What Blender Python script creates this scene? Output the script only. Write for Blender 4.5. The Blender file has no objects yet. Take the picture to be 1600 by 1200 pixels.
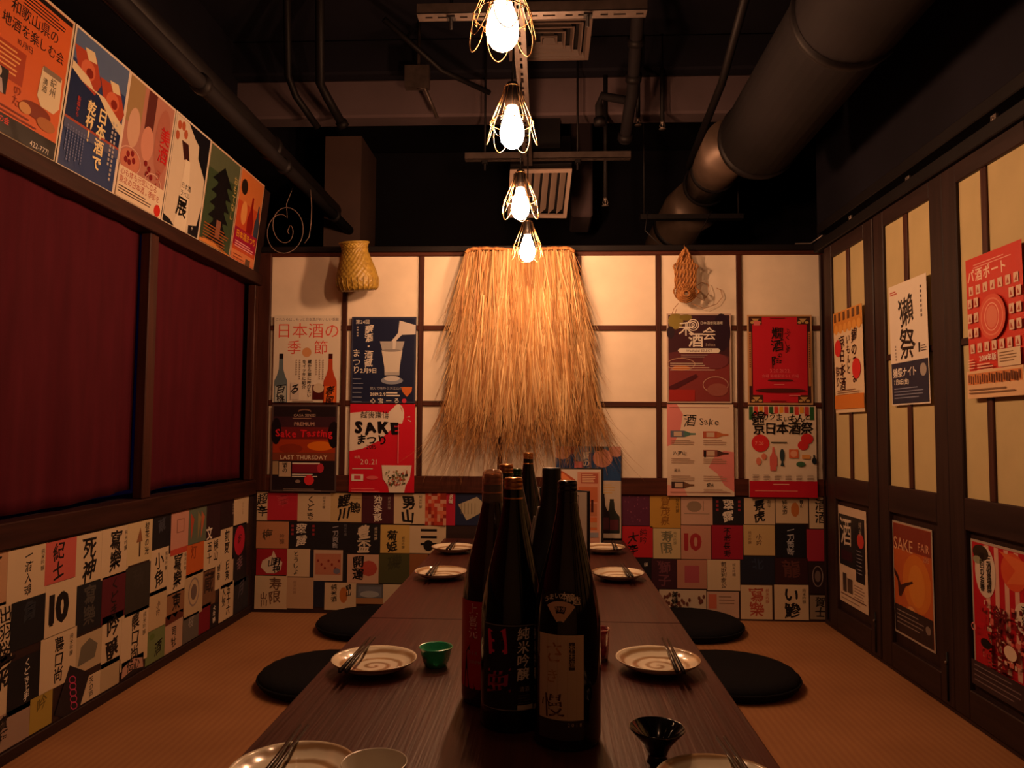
import bpy, math, random
from math import sin, cos, pi, radians
from mathutils import Vector, Matrix
random.seed(7)
S = bpy.context.scene
C = S.collection
# ------------------------------------------------------------------ camera, world, exposure
F, YAW, PITCH, ROLL, H = 1180.0, 0.0459, 0.0592, -0.0063, 0.81
XL, XR, D = -1.2944, 1.1775, 3.313
cam = bpy.data.cameras.new('camera'); camo = bpy.data.objects.new('camera', cam); C.objects.link(camo)
cam.sensor_width = 36; cam.lens = F / 1600 * 36; cam.clip_start = .02
S.camera = camo
fw = Vector((-sin(YAW) * cos(PITCH), cos(YAW) * cos(PITCH), sin(PITCH)))
rg = Vector((cos(YAW), sin(YAW), 0))
up = rg.cross(fw)
r2 = rg * cos(ROLL) - up * sin(ROLL); u2 = rg * sin(ROLL) + up * cos(ROLL)
camo.matrix_world = Matrix(((r2.x, u2.x, -fw.x, 0), (r2.y, u2.y, -fw.y, 0), (r2.z, u2.z, -fw.z, H), (0, 0, 0, 1)))
S.view_settings.view_transform = 'Standard'; S.view_settings.look = 'None'
S.view_settings.gamma = 1; S.view_settings.use_curve_mapping = False
S.view_settings.exposure = 0.0
w = bpy.data.worlds.new('world'); S.world = w; w.use_nodes = True
w.node_tree.nodes['Background'].inputs[0].default_value = (.05, .02, .02, 1)
w.node_tree.nodes['Background'].inputs[1].default_value = .02
BULB_STRENGTH = 330.0
LAMP_SCALE = (.14, 1.1, 1.5, .5, .15)
BULB_COLOR = (1.0, .50, .25)

def ray(px, py):
    d = fw + r2 * ((px - 800) / F) + u2 * ((600 - py) / F)
    return d
def atX(px, py, X): d = ray(px, py); t = X / d.x; return Vector((X, d.y * t, H + d.z * t))
def atY(px, py, Y): d = ray(px, py); t = Y / d.y; return Vector((d.x * t, Y, H + d.z * t))
def atZ(px, py, Z): d = ray(px, py); t = (Z - H) / d.z; return Vector((d.x * t, d.y * t, Z))

# ------------------------------------------------------------------ materials
def lin(h):
    if isinstance(h, (tuple, list)): return tuple(h[:3])
    h = h.lstrip('#'); r = []
    for i in (0, 2, 4):
        c = int(h[i:i + 2], 16) / 255
        r.append(c / 12.92 if c <= .04045 else ((c + .055) / 1.055) ** 2.4)
    return tuple(r)
MATS = {}
def N(nt, typ, **kw):
    n = nt.nodes.new(typ)
    for k, v in kw.items():
        if k.startswith('i_'):
            n.inputs[int(k[2:])].default_value = v
        else: setattr(n, k, v)
    return n
def mat(name, col, rough=.5, metal=0, var=0, vscale=(8, 8, 8), bump=0, bscale=None, spec=.5, trans=0, emis=None, estr=0, col2=None, coat=0, detail=4, ior=None, alpha=None, wave=None):
    if name in MATS: return MATS[name]
    m = bpy.data.materials.new(name); m.use_nodes = True; nt = m.node_tree
    b = nt.nodes['Principled BSDF']; c = lin(col)
    b.inputs['Base Color'].default_value = (*c, 1); b.inputs['Roughness'].default_value = rough
    b.inputs['Metallic'].default_value = metal; b.inputs['Specular IOR Level'].default_value = spec
    if trans: b.inputs['Transmission Weight'].default_value = trans
    if ior: b.inputs['IOR'].default_value = ior
    if coat: b.inputs['Coat Weight'].default_value = coat; b.inputs['Coat Roughness'].default_value = .1
    if emis: b.inputs['Emission Color'].default_value = (*lin(emis), 1); b.inputs['Emission Strength'].default_value = estr
    if var or bump or col2:
        tc = N(nt, 'ShaderNodeTexCoord')
        mp = N(nt, 'ShaderNodeMapping'); mp.inputs['Scale'].default_value = vscale
        nt.links.new(tc.outputs['Object'], mp.inputs[0])
        if wave:
            no = N(nt, 'ShaderNodeTexWave'); no.inputs['Scale'].default_value = wave[0]; no.inputs['Distortion'].default_value = wave[1]
            no.inputs['Detail'].default_value = 3; no.inputs['Detail Scale'].default_value = wave[2]
            no.bands_direction = wave[3]
        else:
            no = N(nt, 'ShaderNodeTexNoise'); no.inputs['Scale'].default_value = 1; no.inputs['Detail'].default_value = detail
        nt.links.new(mp.outputs[0], no.inputs['Vector'])
        if var or col2:
            cr = N(nt, 'ShaderNodeValToRGB')
            c2 = lin(col2) if col2 else tuple(x * (1 - var) for x in c)
            c1 = c if col2 else tuple(min(1, x * (1 + var)) for x in c)
            cr.color_ramp.elements[0].position = .3; cr.color_ramp.elements[1].position = .7
            cr.color_ramp.elements[0].color = (*c2, 1); cr.color_ramp.elements[1].color = (*c1, 1)
            nt.links.new(no.outputs[1 if wave else 0], cr.inputs[0]); nt.links.new(cr.outputs[0], b.inputs['Base Color'])
        if bump:
            bp = N(nt, 'ShaderNodeBump'); bp.inputs['Strength'].default_value = bump; bp.inputs['Distance'].default_value = .002
            src = no
            if bscale:
                mp2 = N(nt, 'ShaderNodeMapping'); mp2.inputs['Scale'].default_value = bscale
                nt.links.new(tc.outputs['Object'], mp2.inputs[0])
                src = N(nt, 'ShaderNodeTexNoise'); src.inputs['Scale'].default_value = 1
                nt.links.new(mp2.outputs[0], src.inputs['Vector'])
            nt.links.new(src.outputs[1 if (wave and src is no) else 0], bp.inputs['Height']); nt.links.new(bp.outputs[0], b.inputs['Normal'])
    MATS[name] = m
    return m
WOOD_X = mat('dark_wood_across', '#4a2419', .5, spec=.25, var=.35, vscale=(4, 60, 60), bump=.25)
WOOD_Y = mat('dark_wood_along', '#341a14', .55, spec=.2, var=.35, vscale=(60, 4, 60), bump=.25)
WOOD_Z = mat('dark_wood_upright', '#42221a', .5, spec=.25, var=.35, vscale=(60, 60, 4), bump=.25)
DWOOD_Y = mat('stained_wood_along', '#2c1c1a', .5, spec=.25, var=.3, vscale=(60, 4, 60), bump=.25)
DWOOD_Z = mat('stained_wood_upright', '#2c1c1a', .5, spec=.25, var=.3, vscale=(60, 60, 4), bump=.25)
BOARD = mat('dark_board', '#2c1a18', .5, var=.25, vscale=(5, 5, 40), bump=.1)
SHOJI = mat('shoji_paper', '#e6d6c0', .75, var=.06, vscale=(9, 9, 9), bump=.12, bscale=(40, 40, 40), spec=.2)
SHOJI_R = mat('aged_dimmed_shoji_paper', '#bcaa7c', .7, var=.05, vscale=(9, 9, 9), bump=.12, bscale=(40, 40, 40), spec=.25)  # yellowed paper, darkened further in place of weaker light on this side
CEIL = mat('ceiling_paint', '#1a1820', .85, spec=.12, var=.25, vscale=(2, 2, 2), bump=.3, bscale=(14, 14, 14))  # bluish tint stands in for glare haze over the dark ceiling
BEAM = mat('concrete_beam', '#57464a', .85, var=.2, vscale=(3, 3, 3), bump=.4, bscale=(20, 20, 20))  # purplish tint likewise carries the haze in its colour
DARKM = mat('dark_painted_metal', '#1a1618', .55, spec=.25, metal=.3, var=.2, vscale=(6, 6, 6))
GALV = mat('galvanised_metal', '#8c7f78', .38, metal=.7, var=.2, vscale=(20, 20, 20))
DUCTM = mat('painted_duct', '#1b171a', .75, spec=.15, metal=0, var=.25, vscale=(5, 5, 5), bump=.4, bscale=(9, 9, 9))
DUCTL = mat('foil_duct', '#625046', .45, metal=.4, var=.2, vscale=(9, 9, 9), bump=.5, bscale=(18, 18, 18))
CLOTH_RED = mat('red_curtain_cloth', '#4c0f1c', .85, var=.15, vscale=(30, 30, 4), bump=.2, bscale=(300, 300, 300), spec=.15)
BLACKCLOTH = mat('black_cushion_cloth', '#0d0d12', .9, var=.2, vscale=(60, 60, 60), bump=.4, bscale=(400, 400, 400), spec=.2)
STRAW = mat('straw', '#cca878', .7, col2='#94683c', vscale=(40, 40, 3), spec=.3)
STRAW_D = mat('straw_rope', '#c08850', .75, col2='#8a5630', vscale=(90, 90, 40), bump=.5, spec=.2)
BAMBOO = mat('bamboo_strip', '#b0913c', .4, col2='#8c6c26', vscale=(60, 60, 60), spec=.5)
CREAM = mat('vent_paint', '#9a8478', .5)
CREAMD = mat('dimmed_vent_paint', '#5c4c46', .5)  # darker copy of the vent paint, with the vent's dim light in its colour
BLACKGLAZE = mat('black_glaze', '#0a080a', .12, coat=.6)
CHOP = mat('dark_lacquer_stick', '#1c1210', .3, coat=.3)
GOLD = mat('gold_cap', '#c98a50', .28, metal=.85)
BLACKCAP = mat('black_cap', '#0c0a0c', .2, coat=.5)
BROWNGLASS = mat('brown_bottle_glass', '#12070a', .08, coat=.2, spec=.5)
BLACKGLASS = mat('black_bottle_glass', '#060709', .08, coat=.2, spec=.5)
PURPLEGLASS = mat('translucent_maroon_glass', '#281016', .1, coat=.2, spec=.5)
GREENCAP = mat('green_cap', '#14351f', .25, metal=.3)
NAVYWRAP = mat('navy_bottle_wrap', '#0b0d18', .45)
MENUBLK = mat('menu_cover', '#120d10', .45)
WIRE = mat('brass_wire', '#b08a60', .3, metal=.9)
SOCKET = mat('black_socket', '#141010', .4)
CABLEW = mat('grey_cable', '#8a7468', .5)
CABLEB = mat('black_cable', '#141012', .5)

# table, floor, plate, glass, bulb
def weave_mat():
    m = bpy.data.materials.new('rush_matting'); m.use_nodes = True; nt = m.node_tree; b = nt.nodes['Principled BSDF']
    tc = N(nt, 'ShaderNodeTexCoord')
    w1 = N(nt, 'ShaderNodeTexWave'); w1.bands_direction = 'Y'; w1.inputs['Scale'].default_value = 120; w1.inputs['Distortion'].default_value = 1.0; w1.inputs['Detail Scale'].default_value = 3
    w2 = N(nt, 'ShaderNodeTexWave'); w2.bands_direction = 'X'; w2.inputs['Scale'].default_value = 16; w2.inputs['Distortion'].default_value = 1.5
    no = N(nt, 'ShaderNodeTexNoise'); no.inputs['Scale'].default_value = 3.5; no.inputs['Detail'].default_value = 5
    for x in (w1, w2, no): nt.links.new(tc.outputs['Object'], x.inputs['Vector'])
    mu = N(nt, 'ShaderNodeMath', operation='MULTIPLY'); nt.links.new(w1.outputs[1], mu.inputs[0]); nt.links.new(w2.outputs[1], mu.inputs[1])
    cr = N(nt, 'ShaderNodeValToRGB'); cr.color_ramp.elements[0].color = (*lin('#a06c44'), 1); cr.color_ramp.elements[1].color = (*lin('#b28050'), 1)
    nt.links.new(mu.outputs[0], cr.inputs[0])
    mx = N(nt, 'ShaderNodeMix', data_type='RGBA', blend_type='MULTIPLY'); mx.inputs[0].default_value = .5
    cr2 = N(nt, 'ShaderNodeValToRGB'); cr2.color_ramp.elements[0].position = .3; cr2.color_ramp.elements[0].color = (.6, .52, .45, 1); cr2.color_ramp.elements[1].position = .65; cr2.color_ramp.elements[1].color = (1, 1, 1, 1)
    nt.links.new(no.outputs[0], cr2.inputs[0]); nt.links.new(cr.outputs[0], mx.inputs[6]); nt.links.new(cr2.outputs[0], mx.inputs[7])
    nt.links.new(mx.outputs[2], b.inputs['Base Color']); b.inputs['Roughness'].default_value = .65
    bp = N(nt, 'ShaderNodeBump'); bp.inputs['Strength'].default_value = .3; bp.inputs['Distance'].default_value = .0008
    nt.links.new(mu.outputs[0], bp.inputs['Height']); nt.links.new(bp.outputs[0], b.inputs['Normal'])
    return m
MATTING = weave_mat()
TABLEW = mat('table_wood', '#45201a', .4, spec=.35, var=.34, vscale=(150, 3.2, 20), bump=.35, bscale=(160, 5, 30), coat=.05, detail=6)
def plate_mat():
    m = bpy.data.materials.new('swirl_glaze'); m.use_nodes = True; nt = m.node_tree; b = nt.nodes['Principled BSDF']
    tc = N(nt, 'ShaderNodeTexCoord'); sp = N(nt, 'ShaderNodeSeparateXYZ'); nt.links.new(tc.outputs['Object'], sp.inputs[0])
    at = N(nt, 'ShaderNodeMath', operation='ARCTAN2'); nt.links.new(sp.outputs[1], at.inputs[0]); nt.links.new(sp.outputs[0], at.inputs[1])
    x2 = N(nt, 'ShaderNodeMath', operation='MULTIPLY'); y2 = N(nt, 'ShaderNodeMath', operation='MULTIPLY')
    for k, n in ((0, x2), (1, y2)): nt.links.new(sp.outputs[k], n.inputs[0]); nt.links.new(sp.outputs[k], n.inputs[1])
    ad = N(nt, 'ShaderNodeMath', operation='ADD'); nt.links.new(x2.outputs[0], ad.inputs[0]); nt.links.new(y2.outputs[0], ad.inputs[1])
    sq = N(nt, 'ShaderNodeMath', operation='SQRT'); nt.links.new(ad.outputs[0], sq.inputs[0])
    no = N(nt, 'ShaderNodeTexNoise'); no.inputs['Scale'].default_value = 35; nt.links.new(tc.outputs['Object'], no.inputs['Vector'])
    nm = N(nt, 'ShaderNodeMath', operation='MULTIPLY_ADD'); nm.inputs[1].default_value = 1.6; nt.links.new(no.outputs[0], nm.inputs[0])
    k = N(nt, 'ShaderNodeMath', operation='MULTIPLY_ADD'); k.inputs[1].default_value = 260; nt.links.new(sq.outputs[0], k.inputs[0]); nt.links.new(at.outputs[0], k.inputs[2])
    nt.links.new(k.outputs[0], nm.inputs[2])
    sn = N(nt, 'ShaderNodeMath', operation='SINE'); nt.links.new(nm.outputs[0], sn.inputs[0])
    cr = N(nt, 'ShaderNodeValToRGB'); cr.color_ramp.elements[0].position = .45; cr.color_ramp.elements[0].color = (*lin('#ece0c8'), 1)
    cr.color_ramp.elements[1].position = .95; cr.color_ramp.elements[1].color = (*lin('#a88864'), 1)
    ma = N(nt, 'ShaderNodeMath', operation='MULTIPLY_ADD'); ma.inputs[1].default_value = .5; ma.inputs[2].default_value = .5; nt.links.new(sn.outputs[0], ma.inputs[0])
    nt.links.new(ma.outputs[0], cr.inputs[0]); nt.links.new(cr.outputs[0], b.inputs['Base Color']); b.inputs['Roughness'].default_value = .16
    b.inputs['Coat Weight'].default_value = .5
    return m
PLATE = plate_mat()
RAWCLAY = mat('unglazed_foot', '#8a6a50', .7)
WHITEGLAZE = mat('white_glaze', '#d8d0c0', .2, coat=.5)
GREENGLASS = mat('green_glass', '#3cb084', .12, trans=.35, ior=1.3, bump=.6, vscale=(150, 150, 150))
PINKGLASS = mat('pink_striped_glass', '#e08a90', .1, trans=.8, ior=1.25, col2='#8a1828', vscale=(20, 20, 70))
CLEARCAP = mat('clear_plastic_cap', '#f0dcd0', .08, trans=.92, ior=1.2)
def bulb_mat(k=1.0):
    m = bpy.data.materials.new('lit_bulb'); m.use_nodes = True; nt = m.node_tree; nt.nodes.clear()
    o = N(nt, 'ShaderNodeOutputMaterial'); e = N(nt, 'ShaderNodeEmission'); e.inputs[0].default_value = (*BULB_COLOR, 1); e.inputs[1].default_value = BULB_STRENGTH * k
    nt.links.new(e.outputs[0], o.inputs[0]); return m
BULB = bulb_mat()
def print_mat(name, rough, coat=0):
    m = bpy.data.materials.new(name); m.use_nodes = True; nt = m.node_tree; b = nt.nodes['Principled BSDF']
    a = N(nt, 'ShaderNodeAttribute', attribute_name='Col'); nt.links.new(a.outputs['Color'], b.inputs['Base Color'])
    b.inputs['Roughness'].default_value = rough; b.inputs['Coat Weight'].default_value = coat; b.inputs['Specular IOR Level'].default_value = .35
    tc = N(nt, 'ShaderNodeTexCoord'); no = N(nt, 'ShaderNodeTexNoise'); no.inputs['Scale'].default_value = 9
    nt.links.new(tc.outputs['Object'], no.inputs['Vector'])
    bp = N(nt, 'ShaderNodeBump'); bp.inputs['Strength'].default_value = .5; bp.inputs['Distance'].default_value = .006
    nt.links.new(no.outputs[0], bp.inputs['Height']); nt.links.new(bp.outputs[0], b.inputs['Normal'])
    return m
PRINT = print_mat('printed_poster', .35); PRINT_L = print_mat('printed_label_paper', .55)

# ------------------------------------------------------------------ mesh building
WL = {}
class MB:
    def __init__(s): s.v = []; s.f = []; s.m = []; s.sm = []; s.c = []
    def add(s, vs, fs, m=0, smooth=False, col=None):
        o = len(s.v); s.v += [tuple(x) for x in vs]
        for f in fs: s.f.append([i + o for i in f]); s.m.append(m); s.sm.append(smooth); s.c.append(col)
    def box(s, x0, x1, y0, y1, z0, z1, m=0, bev=0, col=None):
        if x0 > x1: x0, x1 = x1, x0
        if y0 > y1: y0, y1 = y1, y0
        if z0 > z1: z0, z1 = z1, z0
        if bev <= 0:
            vs = [(x, y, z) for x in (x0, x1) for y in (y0, y1) for z in (z0, z1)]
            s.add(vs, [(0, 1, 3, 2), (4, 6, 7, 5), (0, 4, 5, 1), (2, 3, 7, 6), (0, 2, 6, 4), (1, 5, 7, 3)], m, col=col); return
        b = min(bev, (x1 - x0) / 3, (y1 - y0) / 3, (z1 - z0) / 3)
        L = ((x0, x1), (y0, y1), (z0, z1)); vs = []; idx = {}
        for sx in (0, 1):
            for sy in (0, 1):
                for sz in (0, 1):
                    for ax in range(3):
                        p = []
                        for k, sg in enumerate((sx, sy, sz)):
                            q = L[k][sg]
                            if k != ax: q += b if sg == 0 else -b
                            p.append(q)
                        idx[(sx, sy, sz, ax)] = len(vs); vs.append(p)
        fs = []
        for ax in range(3):
            for sg in (0, 1):
                o = [k for k in range(3) if k != ax]; loop = []
                for a, c in ((0, 0), (1, 0), (1, 1), (0, 1)):
                    key = [0, 0, 0]; key[ax] = sg; key[o[0]] = a; key[o[1]] = c; loop.append(idx[(*key, ax)])
                fs.append(loop)
        for ax in range(3):
            o = [k for k in range(3) if k != ax]
            for a in (0, 1):
                for c in (0, 1):
                    l = []
                    for e, A in ((0, o[0]), (1, o[0]), (1, o[1]), (0, o[1])):
                        key = [0, 0, 0]; key[ax] = e; key[o[0]] = a; key[o[1]] = c; l.append(idx[(*key, A)])
                    fs.append(l)
        for sx in (0, 1):
            for sy in (0, 1):
                for sz in (0, 1): fs.append([idx[(sx, sy, sz, k)] for k in range(3)])
        s.add(vs, fs, m, col=col)
    def tube(s, pts, r, seg=8, m=0, cap=True, closed=False):
        pts = [Vector(p) for p in pts]; n = len(pts); vs = []; fs = []
        nrm = None
        for i in range(n):
            a = pts[i - 1] if (i > 0 or closed) else pts[i]; b = pts[(i + 1) % n] if (i < n - 1 or closed) else pts[i]
            t = (b - a).normalized() if (b - a).length > 1e-9 else Vector((0, 0, 1))
            if nrm is None: nrm = t.orthogonal().normalized()
            nrm = (nrm - t * nrm.dot(t))
            nrm = nrm.normalized() if nrm.length > 1e-6 else t.orthogonal().normalized()
            bi = t.cross(nrm); rr = r[i] if isinstance(r, (list, tuple)) else r
            for k in range(seg):
                a_ = 2 * pi * k / seg; vs.append(pts[i] + nrm * cos(a_) * rr + bi * sin(a_) * rr)
        for i in range(n if closed else n - 1):
            for k in range(seg):
                j = (i + 1) % n; fs.append((i * seg + k, i * seg + (k + 1) % seg, j * seg + (k + 1) % seg, j * seg + k))
        if cap and not closed: fs.append(tuple(range(seg))[::-1]); fs.append(tuple((n - 1) * seg + k for k in range(seg)))
        s.add(vs, fs, m, True)
    def lathe(s, prof, c=(0, 0, 0), seg=32, m=0, smooth=True, capb=False, capt=False, wob=None):
        vs = []; fs = []; n = len(prof)
        for i, (r, z) in enumerate(prof):
            for k in range(seg):
                a = 2 * pi * k / seg; rr = r + (wob(i, k) if wob else 0)
                vs.append((c[0] + rr * cos(a), c[1] + rr * sin(a), c[2] + z))
        for i in range(n - 1):
            for k in range(seg): fs.append((i * seg + k, i * seg + (k + 1) % seg, (i + 1) * seg + (k + 1) % seg, (i + 1) * seg + k))
        if capb: fs.append(tuple(range(seg))[::-1])
        if capt: fs.append(tuple((n - 1) * seg + k for k in range(seg)))
        s.add(vs, fs, m, smooth)
    def build(s, name, mats, parent=None, kind=None, label=None, cat=None, group=None, origin=None, xf=None):
        if not isinstance(mats, (list, tuple)): mats = [mats]
        me = bpy.data.meshes.new(name)
        po = Vector((0, 0, 0))
        if parent is not None: po = WL.get(parent.name, Vector((0, 0, 0)))
        og = Vector(origin) if origin is not None else po
        vs = [tuple(Vector(v) - og) for v in s.v]
        me.from_pydata(vs, [], s.f)
        for m in mats: me.materials.append(m)
        me.polygons.foreach_set('material_index', s.m); me.polygons.foreach_set('use_smooth', s.sm)
        if any(c is not None for c in s.c):
            at = me.color_attributes.new('Col', 'FLOAT_COLOR', 'CORNER'); data = []
            for p in me.polygons:
                cc = s.c[p.index] or (.8, .8, .8)
                data += [cc[0], cc[1], cc[2], 1] * p.loop_total
            at.data.foreach_set('color', data)
        me.update()
        o = bpy.data.objects.new(name, me); C.objects.link(o)
        if parent is not None: o.parent = parent; o.location = og - po
        else: o.location = og
        WL[o.name] = og
        tag(o, label, cat, group, kind)
        return o
def tag(o, label=None, cat=None, group=None, kind=None):
    if label: o['label'] = label
    if cat: o['category'] = cat
    if group: o['group'] = group
    if kind: o['kind'] = kind
def empty(name, loc, label=None, cat=None, group=None, kind=None):
    o = bpy.data.objects.new(name, None); C.objects.link(o); o.location = loc; o.empty_display_size = .05
    WL[o.name] = Vector(loc); tag(o, label, cat, group, kind); return o
def dup(o, loc=None, rotz=0, label=None, parent=None):
    c = o.copy(); C.objects.link(c)
    if parent is not None: c.parent = parent
    if loc is not None: c.location = loc; c.rotation_euler = (0, 0, rotz)
    if label: c['label'] = label
    for ch in list(o.children): dup(ch, parent=c)
    return c
def bx(name, x0, x1, y0, y1, z0, z1, m, parent=None, bev=.003, **kw):
    b = MB(); b.box(x0, x1, y0, y1, z0, z1, 0, bev); return b.build(name, m, parent, **kw)

# ------------------------------------------------------------------ lettering
GC = {}
def glyph(ch, bold):
    k = (ch, bold)
    if k in GC: return GC[k]
    cu = bpy.data.curves.new('g', 'FONT'); cu.body = ch; cu.resolution_u = 2; cu.offset = bold * .6 if ord(ch) < 256 else min(bold, .008) * .7
    o = bpy.data.objects.new('g', cu); C.objects.link(o)
    dg = bpy.context.evaluated_depsgraph_get(); dg.update()
    ev = o.evaluated_get(dg); me = ev.to_mesh()
    vs = [(v.co.x, v.co.y) for v in me.vertices]; fs = [tuple(p.vertices) for p in me.polygons]
    ev.to_mesh_clear(); bpy.data.objects.remove(o); bpy.data.curves.remove(cu)
    if vs:
        x0 = min(v[0] for v in vs); x1 = max(v[0] for v in vs); y0 = min(v[1] for v in vs); y1 = max(v[1] for v in vs)
    else: x0 = x1 = y0 = y1 = 0
    GC[k] = (vs, fs, x0, x1, y0, y1); return GC[k]

class Sheet:
    """flat print: coordinates in sheet widths, x right, y down from the top left corner"""
    def __init__(s, O, U, V, w, h, bg, th=.0007, brd=None):
        s.O, s.U, s.V, s.w, s.h = Vector(O), Vector(U).normalized(), Vector(V).normalized(), w, h
        s.Nn = s.U.cross(s.V).normalized() * -1   # U right, V down -> normal to the viewer
        s.b = MB(); s.layer = 0; s.th = th; s.H = h / w
        a = [s.P(0, 0, 0), s.P(1, 0, 0), s.P(1, s.H, 0), s.P(0, s.H, 0)]
        t = [p + s.Nn * th for p in a]
        s.b.add(a + t, [(0, 1, 2, 3), (7, 6, 5, 4), (0, 4, 5, 1), (1, 5, 6, 2), (2, 6, 7, 3), (3, 7, 4, 0)], col=lin(brd or bg))
        if brd: s.r(.025, .025, .95, s.H - .05, bg)
    def P(s, x, y, n): return s.O + s.U * (x * s.w) + s.V * (y * s.w) + s.Nn * n
    def z(s): s.layer += 1; return s.th + .00012 * s.layer
    def poly(s, pts, col, clip=True):
        n = s.z(); s.b.add([s.P(min(max(x, 0), 1), min(max(y, 0), s.H), n) for x, y in pts], [tuple(range(len(pts)))[::-1]], col=lin(col))
    def r(s, x, y, w_, h_, col): s.poly([(x, y), (x + w_, y), (x + w_, y + h_), (x, y + h_)], col)
    def e(s, cx, cy, rx, ry, col, n=24): s.poly([(cx + rx * cos(2 * pi * i / n), cy + ry * sin(2 * pi * i / n)) for i in range(n)], col)
    def ring(s, cx, cy, rx, ry, t, col, n=24):
        z = s.z(); vs = []
        for i in range(n):
            a = 2 * pi * i / n
            vs += [s.P(cx + rx * cos(a), cy + ry * sin(a), z), s.P(cx + (rx - t) * cos(a), cy + (ry - t) * sin(a), z)]
        s.b.add(vs, [(2 * i, 2 * i + 1, (2 * i + 3) % (2 * n), (2 * i + 2) % (2 * n)) for i in range(n)], col=lin(col))
    def lines(s, x, y, w_, n, dy, t, col, seed=1):
        rr = random.Random(seed); z = s.z()
        for i in range(n):
            ww = w_ * rr.uniform(.75, 1)
            if y + i * dy + t > s.H - .01 or x + ww > 1: continue
            s.b.add([s.P(x, y + i * dy, z), s.P(x + ww, y + i * dy, z), s.P(x + ww, y + i * dy + t, z), s.P(x, y + i * dy + t, z)], [(3, 2, 1, 0)], col=lin(col))
    def vlines(s, x, y, hh, n, dx, t, col, seed=1):
        rr = random.Random(seed); z = s.z()
        for i in range(n):
            h2 = hh * rr.uniform(.7, 1); a = x + i * dx; k = int(h2 / (t * 1.7))
            for j in range(k):
                y0 = y + j * t * 1.7
                s.b.add([s.P(a, y0, z), s.P(a + t, y0, z), s.P(a + t, y0 + t, z), s.P(a, y0 + t, z)], [(3, 2, 1, 0)], col=lin(col))
    def ch(s, c, cx, cy, size, col, bold=0, brush=0, rot=0, sx=1, z=None):
        vs, fs, x0, x1, y0, y1 = glyph(c, bold)
        if not vs: return
        z = z or s.z(); gx = (x0 + x1) / 2; gy = .36; out = []; ph = random.uniform(0, 6)
        rotk = rot
        for vx, vy in vs:
            x = (vx - gx); y = (vy - gy)
            if brush:
                x += brush * .06 * sin(5 * y + ph) ; y += brush * .07 * sin(4.2 * x + ph * 1.7) + brush * .12 * x
                x *= 1 + brush * .25 * y
            x, y = x * cos(rotk) - y * sin(rotk), x * sin(rotk) + y * cos(rotk)
            out.append(s.P(cx + x * size * sx, cy - y * size, z))
        nn = s.Nn * 4e-6
        sh = [(0, 0)] if bold < .012 else [(-1, -.5), (1, -.5), (0, 1)]
        for k, (ax, ay) in enumerate(sh):
            d = s.U * (ax * (bold - .006) * size * s.w) + s.V * (ay * (bold - .006) * size * s.w) + nn * k
            s.b.add([o + d for o in out], [f for f in fs], col=lin(col))
    def t(s, x, y, size, text, col, bold=0, brush=0, sp=1.0, center=False, sx=1):
        adv = []
        for c in text:
            if c == ' ': adv.append(.35); continue
            g = glyph(c, bold); adv.append(1.0 if ord(c) > 0x2000 else (g[3] - g[2] + .1))
        tot = sum(adv) * size * sp * sx
        if center: x -= tot / 2
        z = s.z()
        for c, a in zip(text, adv):
            if c != ' ': s.ch(c, x + a * size * sp * sx / 2, y, size, col, bold, brush, 0, sx, z)
            x += a * size * sp * sx
    def v(s, x, y, size, text, col, bold=0, brush=0, sp=1.0, sx=1):
        z = s.z()
        for c in text:
            s.ch(c, x, y + size * sp / 2, size, col, bold, brush, pi / 2 if c in 'ーー' else 0, sx, z); y += size * sp
    def bottle(s, cx, y0, hh, wd, col, lab=None, cap=None):
        f = [(.13, 0), (.13, .08), (.15, .1), (.17, .28), (.3, .4), (.48, .5), (.5, .58), (.5, .97), (.46, 1)]
        s.poly([(cx + a * wd, y0 + b_ * hh) for a, b_ in f] + [(cx - a * wd, y0 + b_ * hh) for a, b_ in f[::-1]], col)
        if cap: s.r(cx - .15 * wd, y0 - .01, .3 * wd, .1 * hh, cap)
        if lab: s.r(cx - .42 * wd, y0 + .6 * hh, .84 * wd, .3 * hh, lab)
    def done(s, name, label, cat, group=None, mat_=None):
        return s.b.build(name, mat_ or PRINT, None, label=label, cat=cat, group=group, origin=s.P(.5, s.H, 0))
BACK_Y = D - .016
def on_back(p0, p1, bg, y=None, **kw):
    yy = BACK_Y if y is None else y
    a = atY(*p0, yy); b = atY(*p1, yy)
    return Sheet((a.x, yy, a.z), (1, 0, 0), (0, 0, -1), b.x - a.x, a.z - b.z, bg, **kw)
def on_left(p0, p1, bg, X=None, lean=0, **kw):
    X = XL + .002 if X is None else X
    a = atX(*p0, X); b = atX(*p1, X); h = a.z - b.z
    return Sheet((X + lean, a.y, a.z), (0, 1, 0), (-lean, 0, -h), b.y - a.y, math.hypot(h, lean), bg, **kw)
def on_right(p0, p1, bg, X, lean=0, **kw):
    a = atX(*p0, X); b = atX(*p1, X); h = a.z - b.z
    return Sheet((X - lean, a.y, a.z), (0, -1, 0), (lean, 0, -h), a.y - b.y, math.hypot(h, lean), bg, **kw)
# ------------------------------------------------------------------ the setting
ZC = 2.65
fl = empty('floor', (0, 0, 0), kind='structure')
bx('floor_base', -2.6, 2.6, -.8, 5.6, -.12, -.022, BOARD, fl, 0)
for i, (a, b_) in enumerate(((XL, -.44), (-.44, .42), (.42, 1.2))):
    for k, (c, d) in enumerate(((-.8, 1.45), (1.45, 3.32))):
        bx('floor_mat', a + .001, b_ - .001, c + .001, d - .001, -.02, 0, MATTING, fl, .002)
ce = empty('ceiling', (0, 0, ZC), kind='structure')
bx('slab', -2.6, 2.6, -.8, 5.6, ZC, ZC + .1, CEIL, ce, 0)
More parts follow.
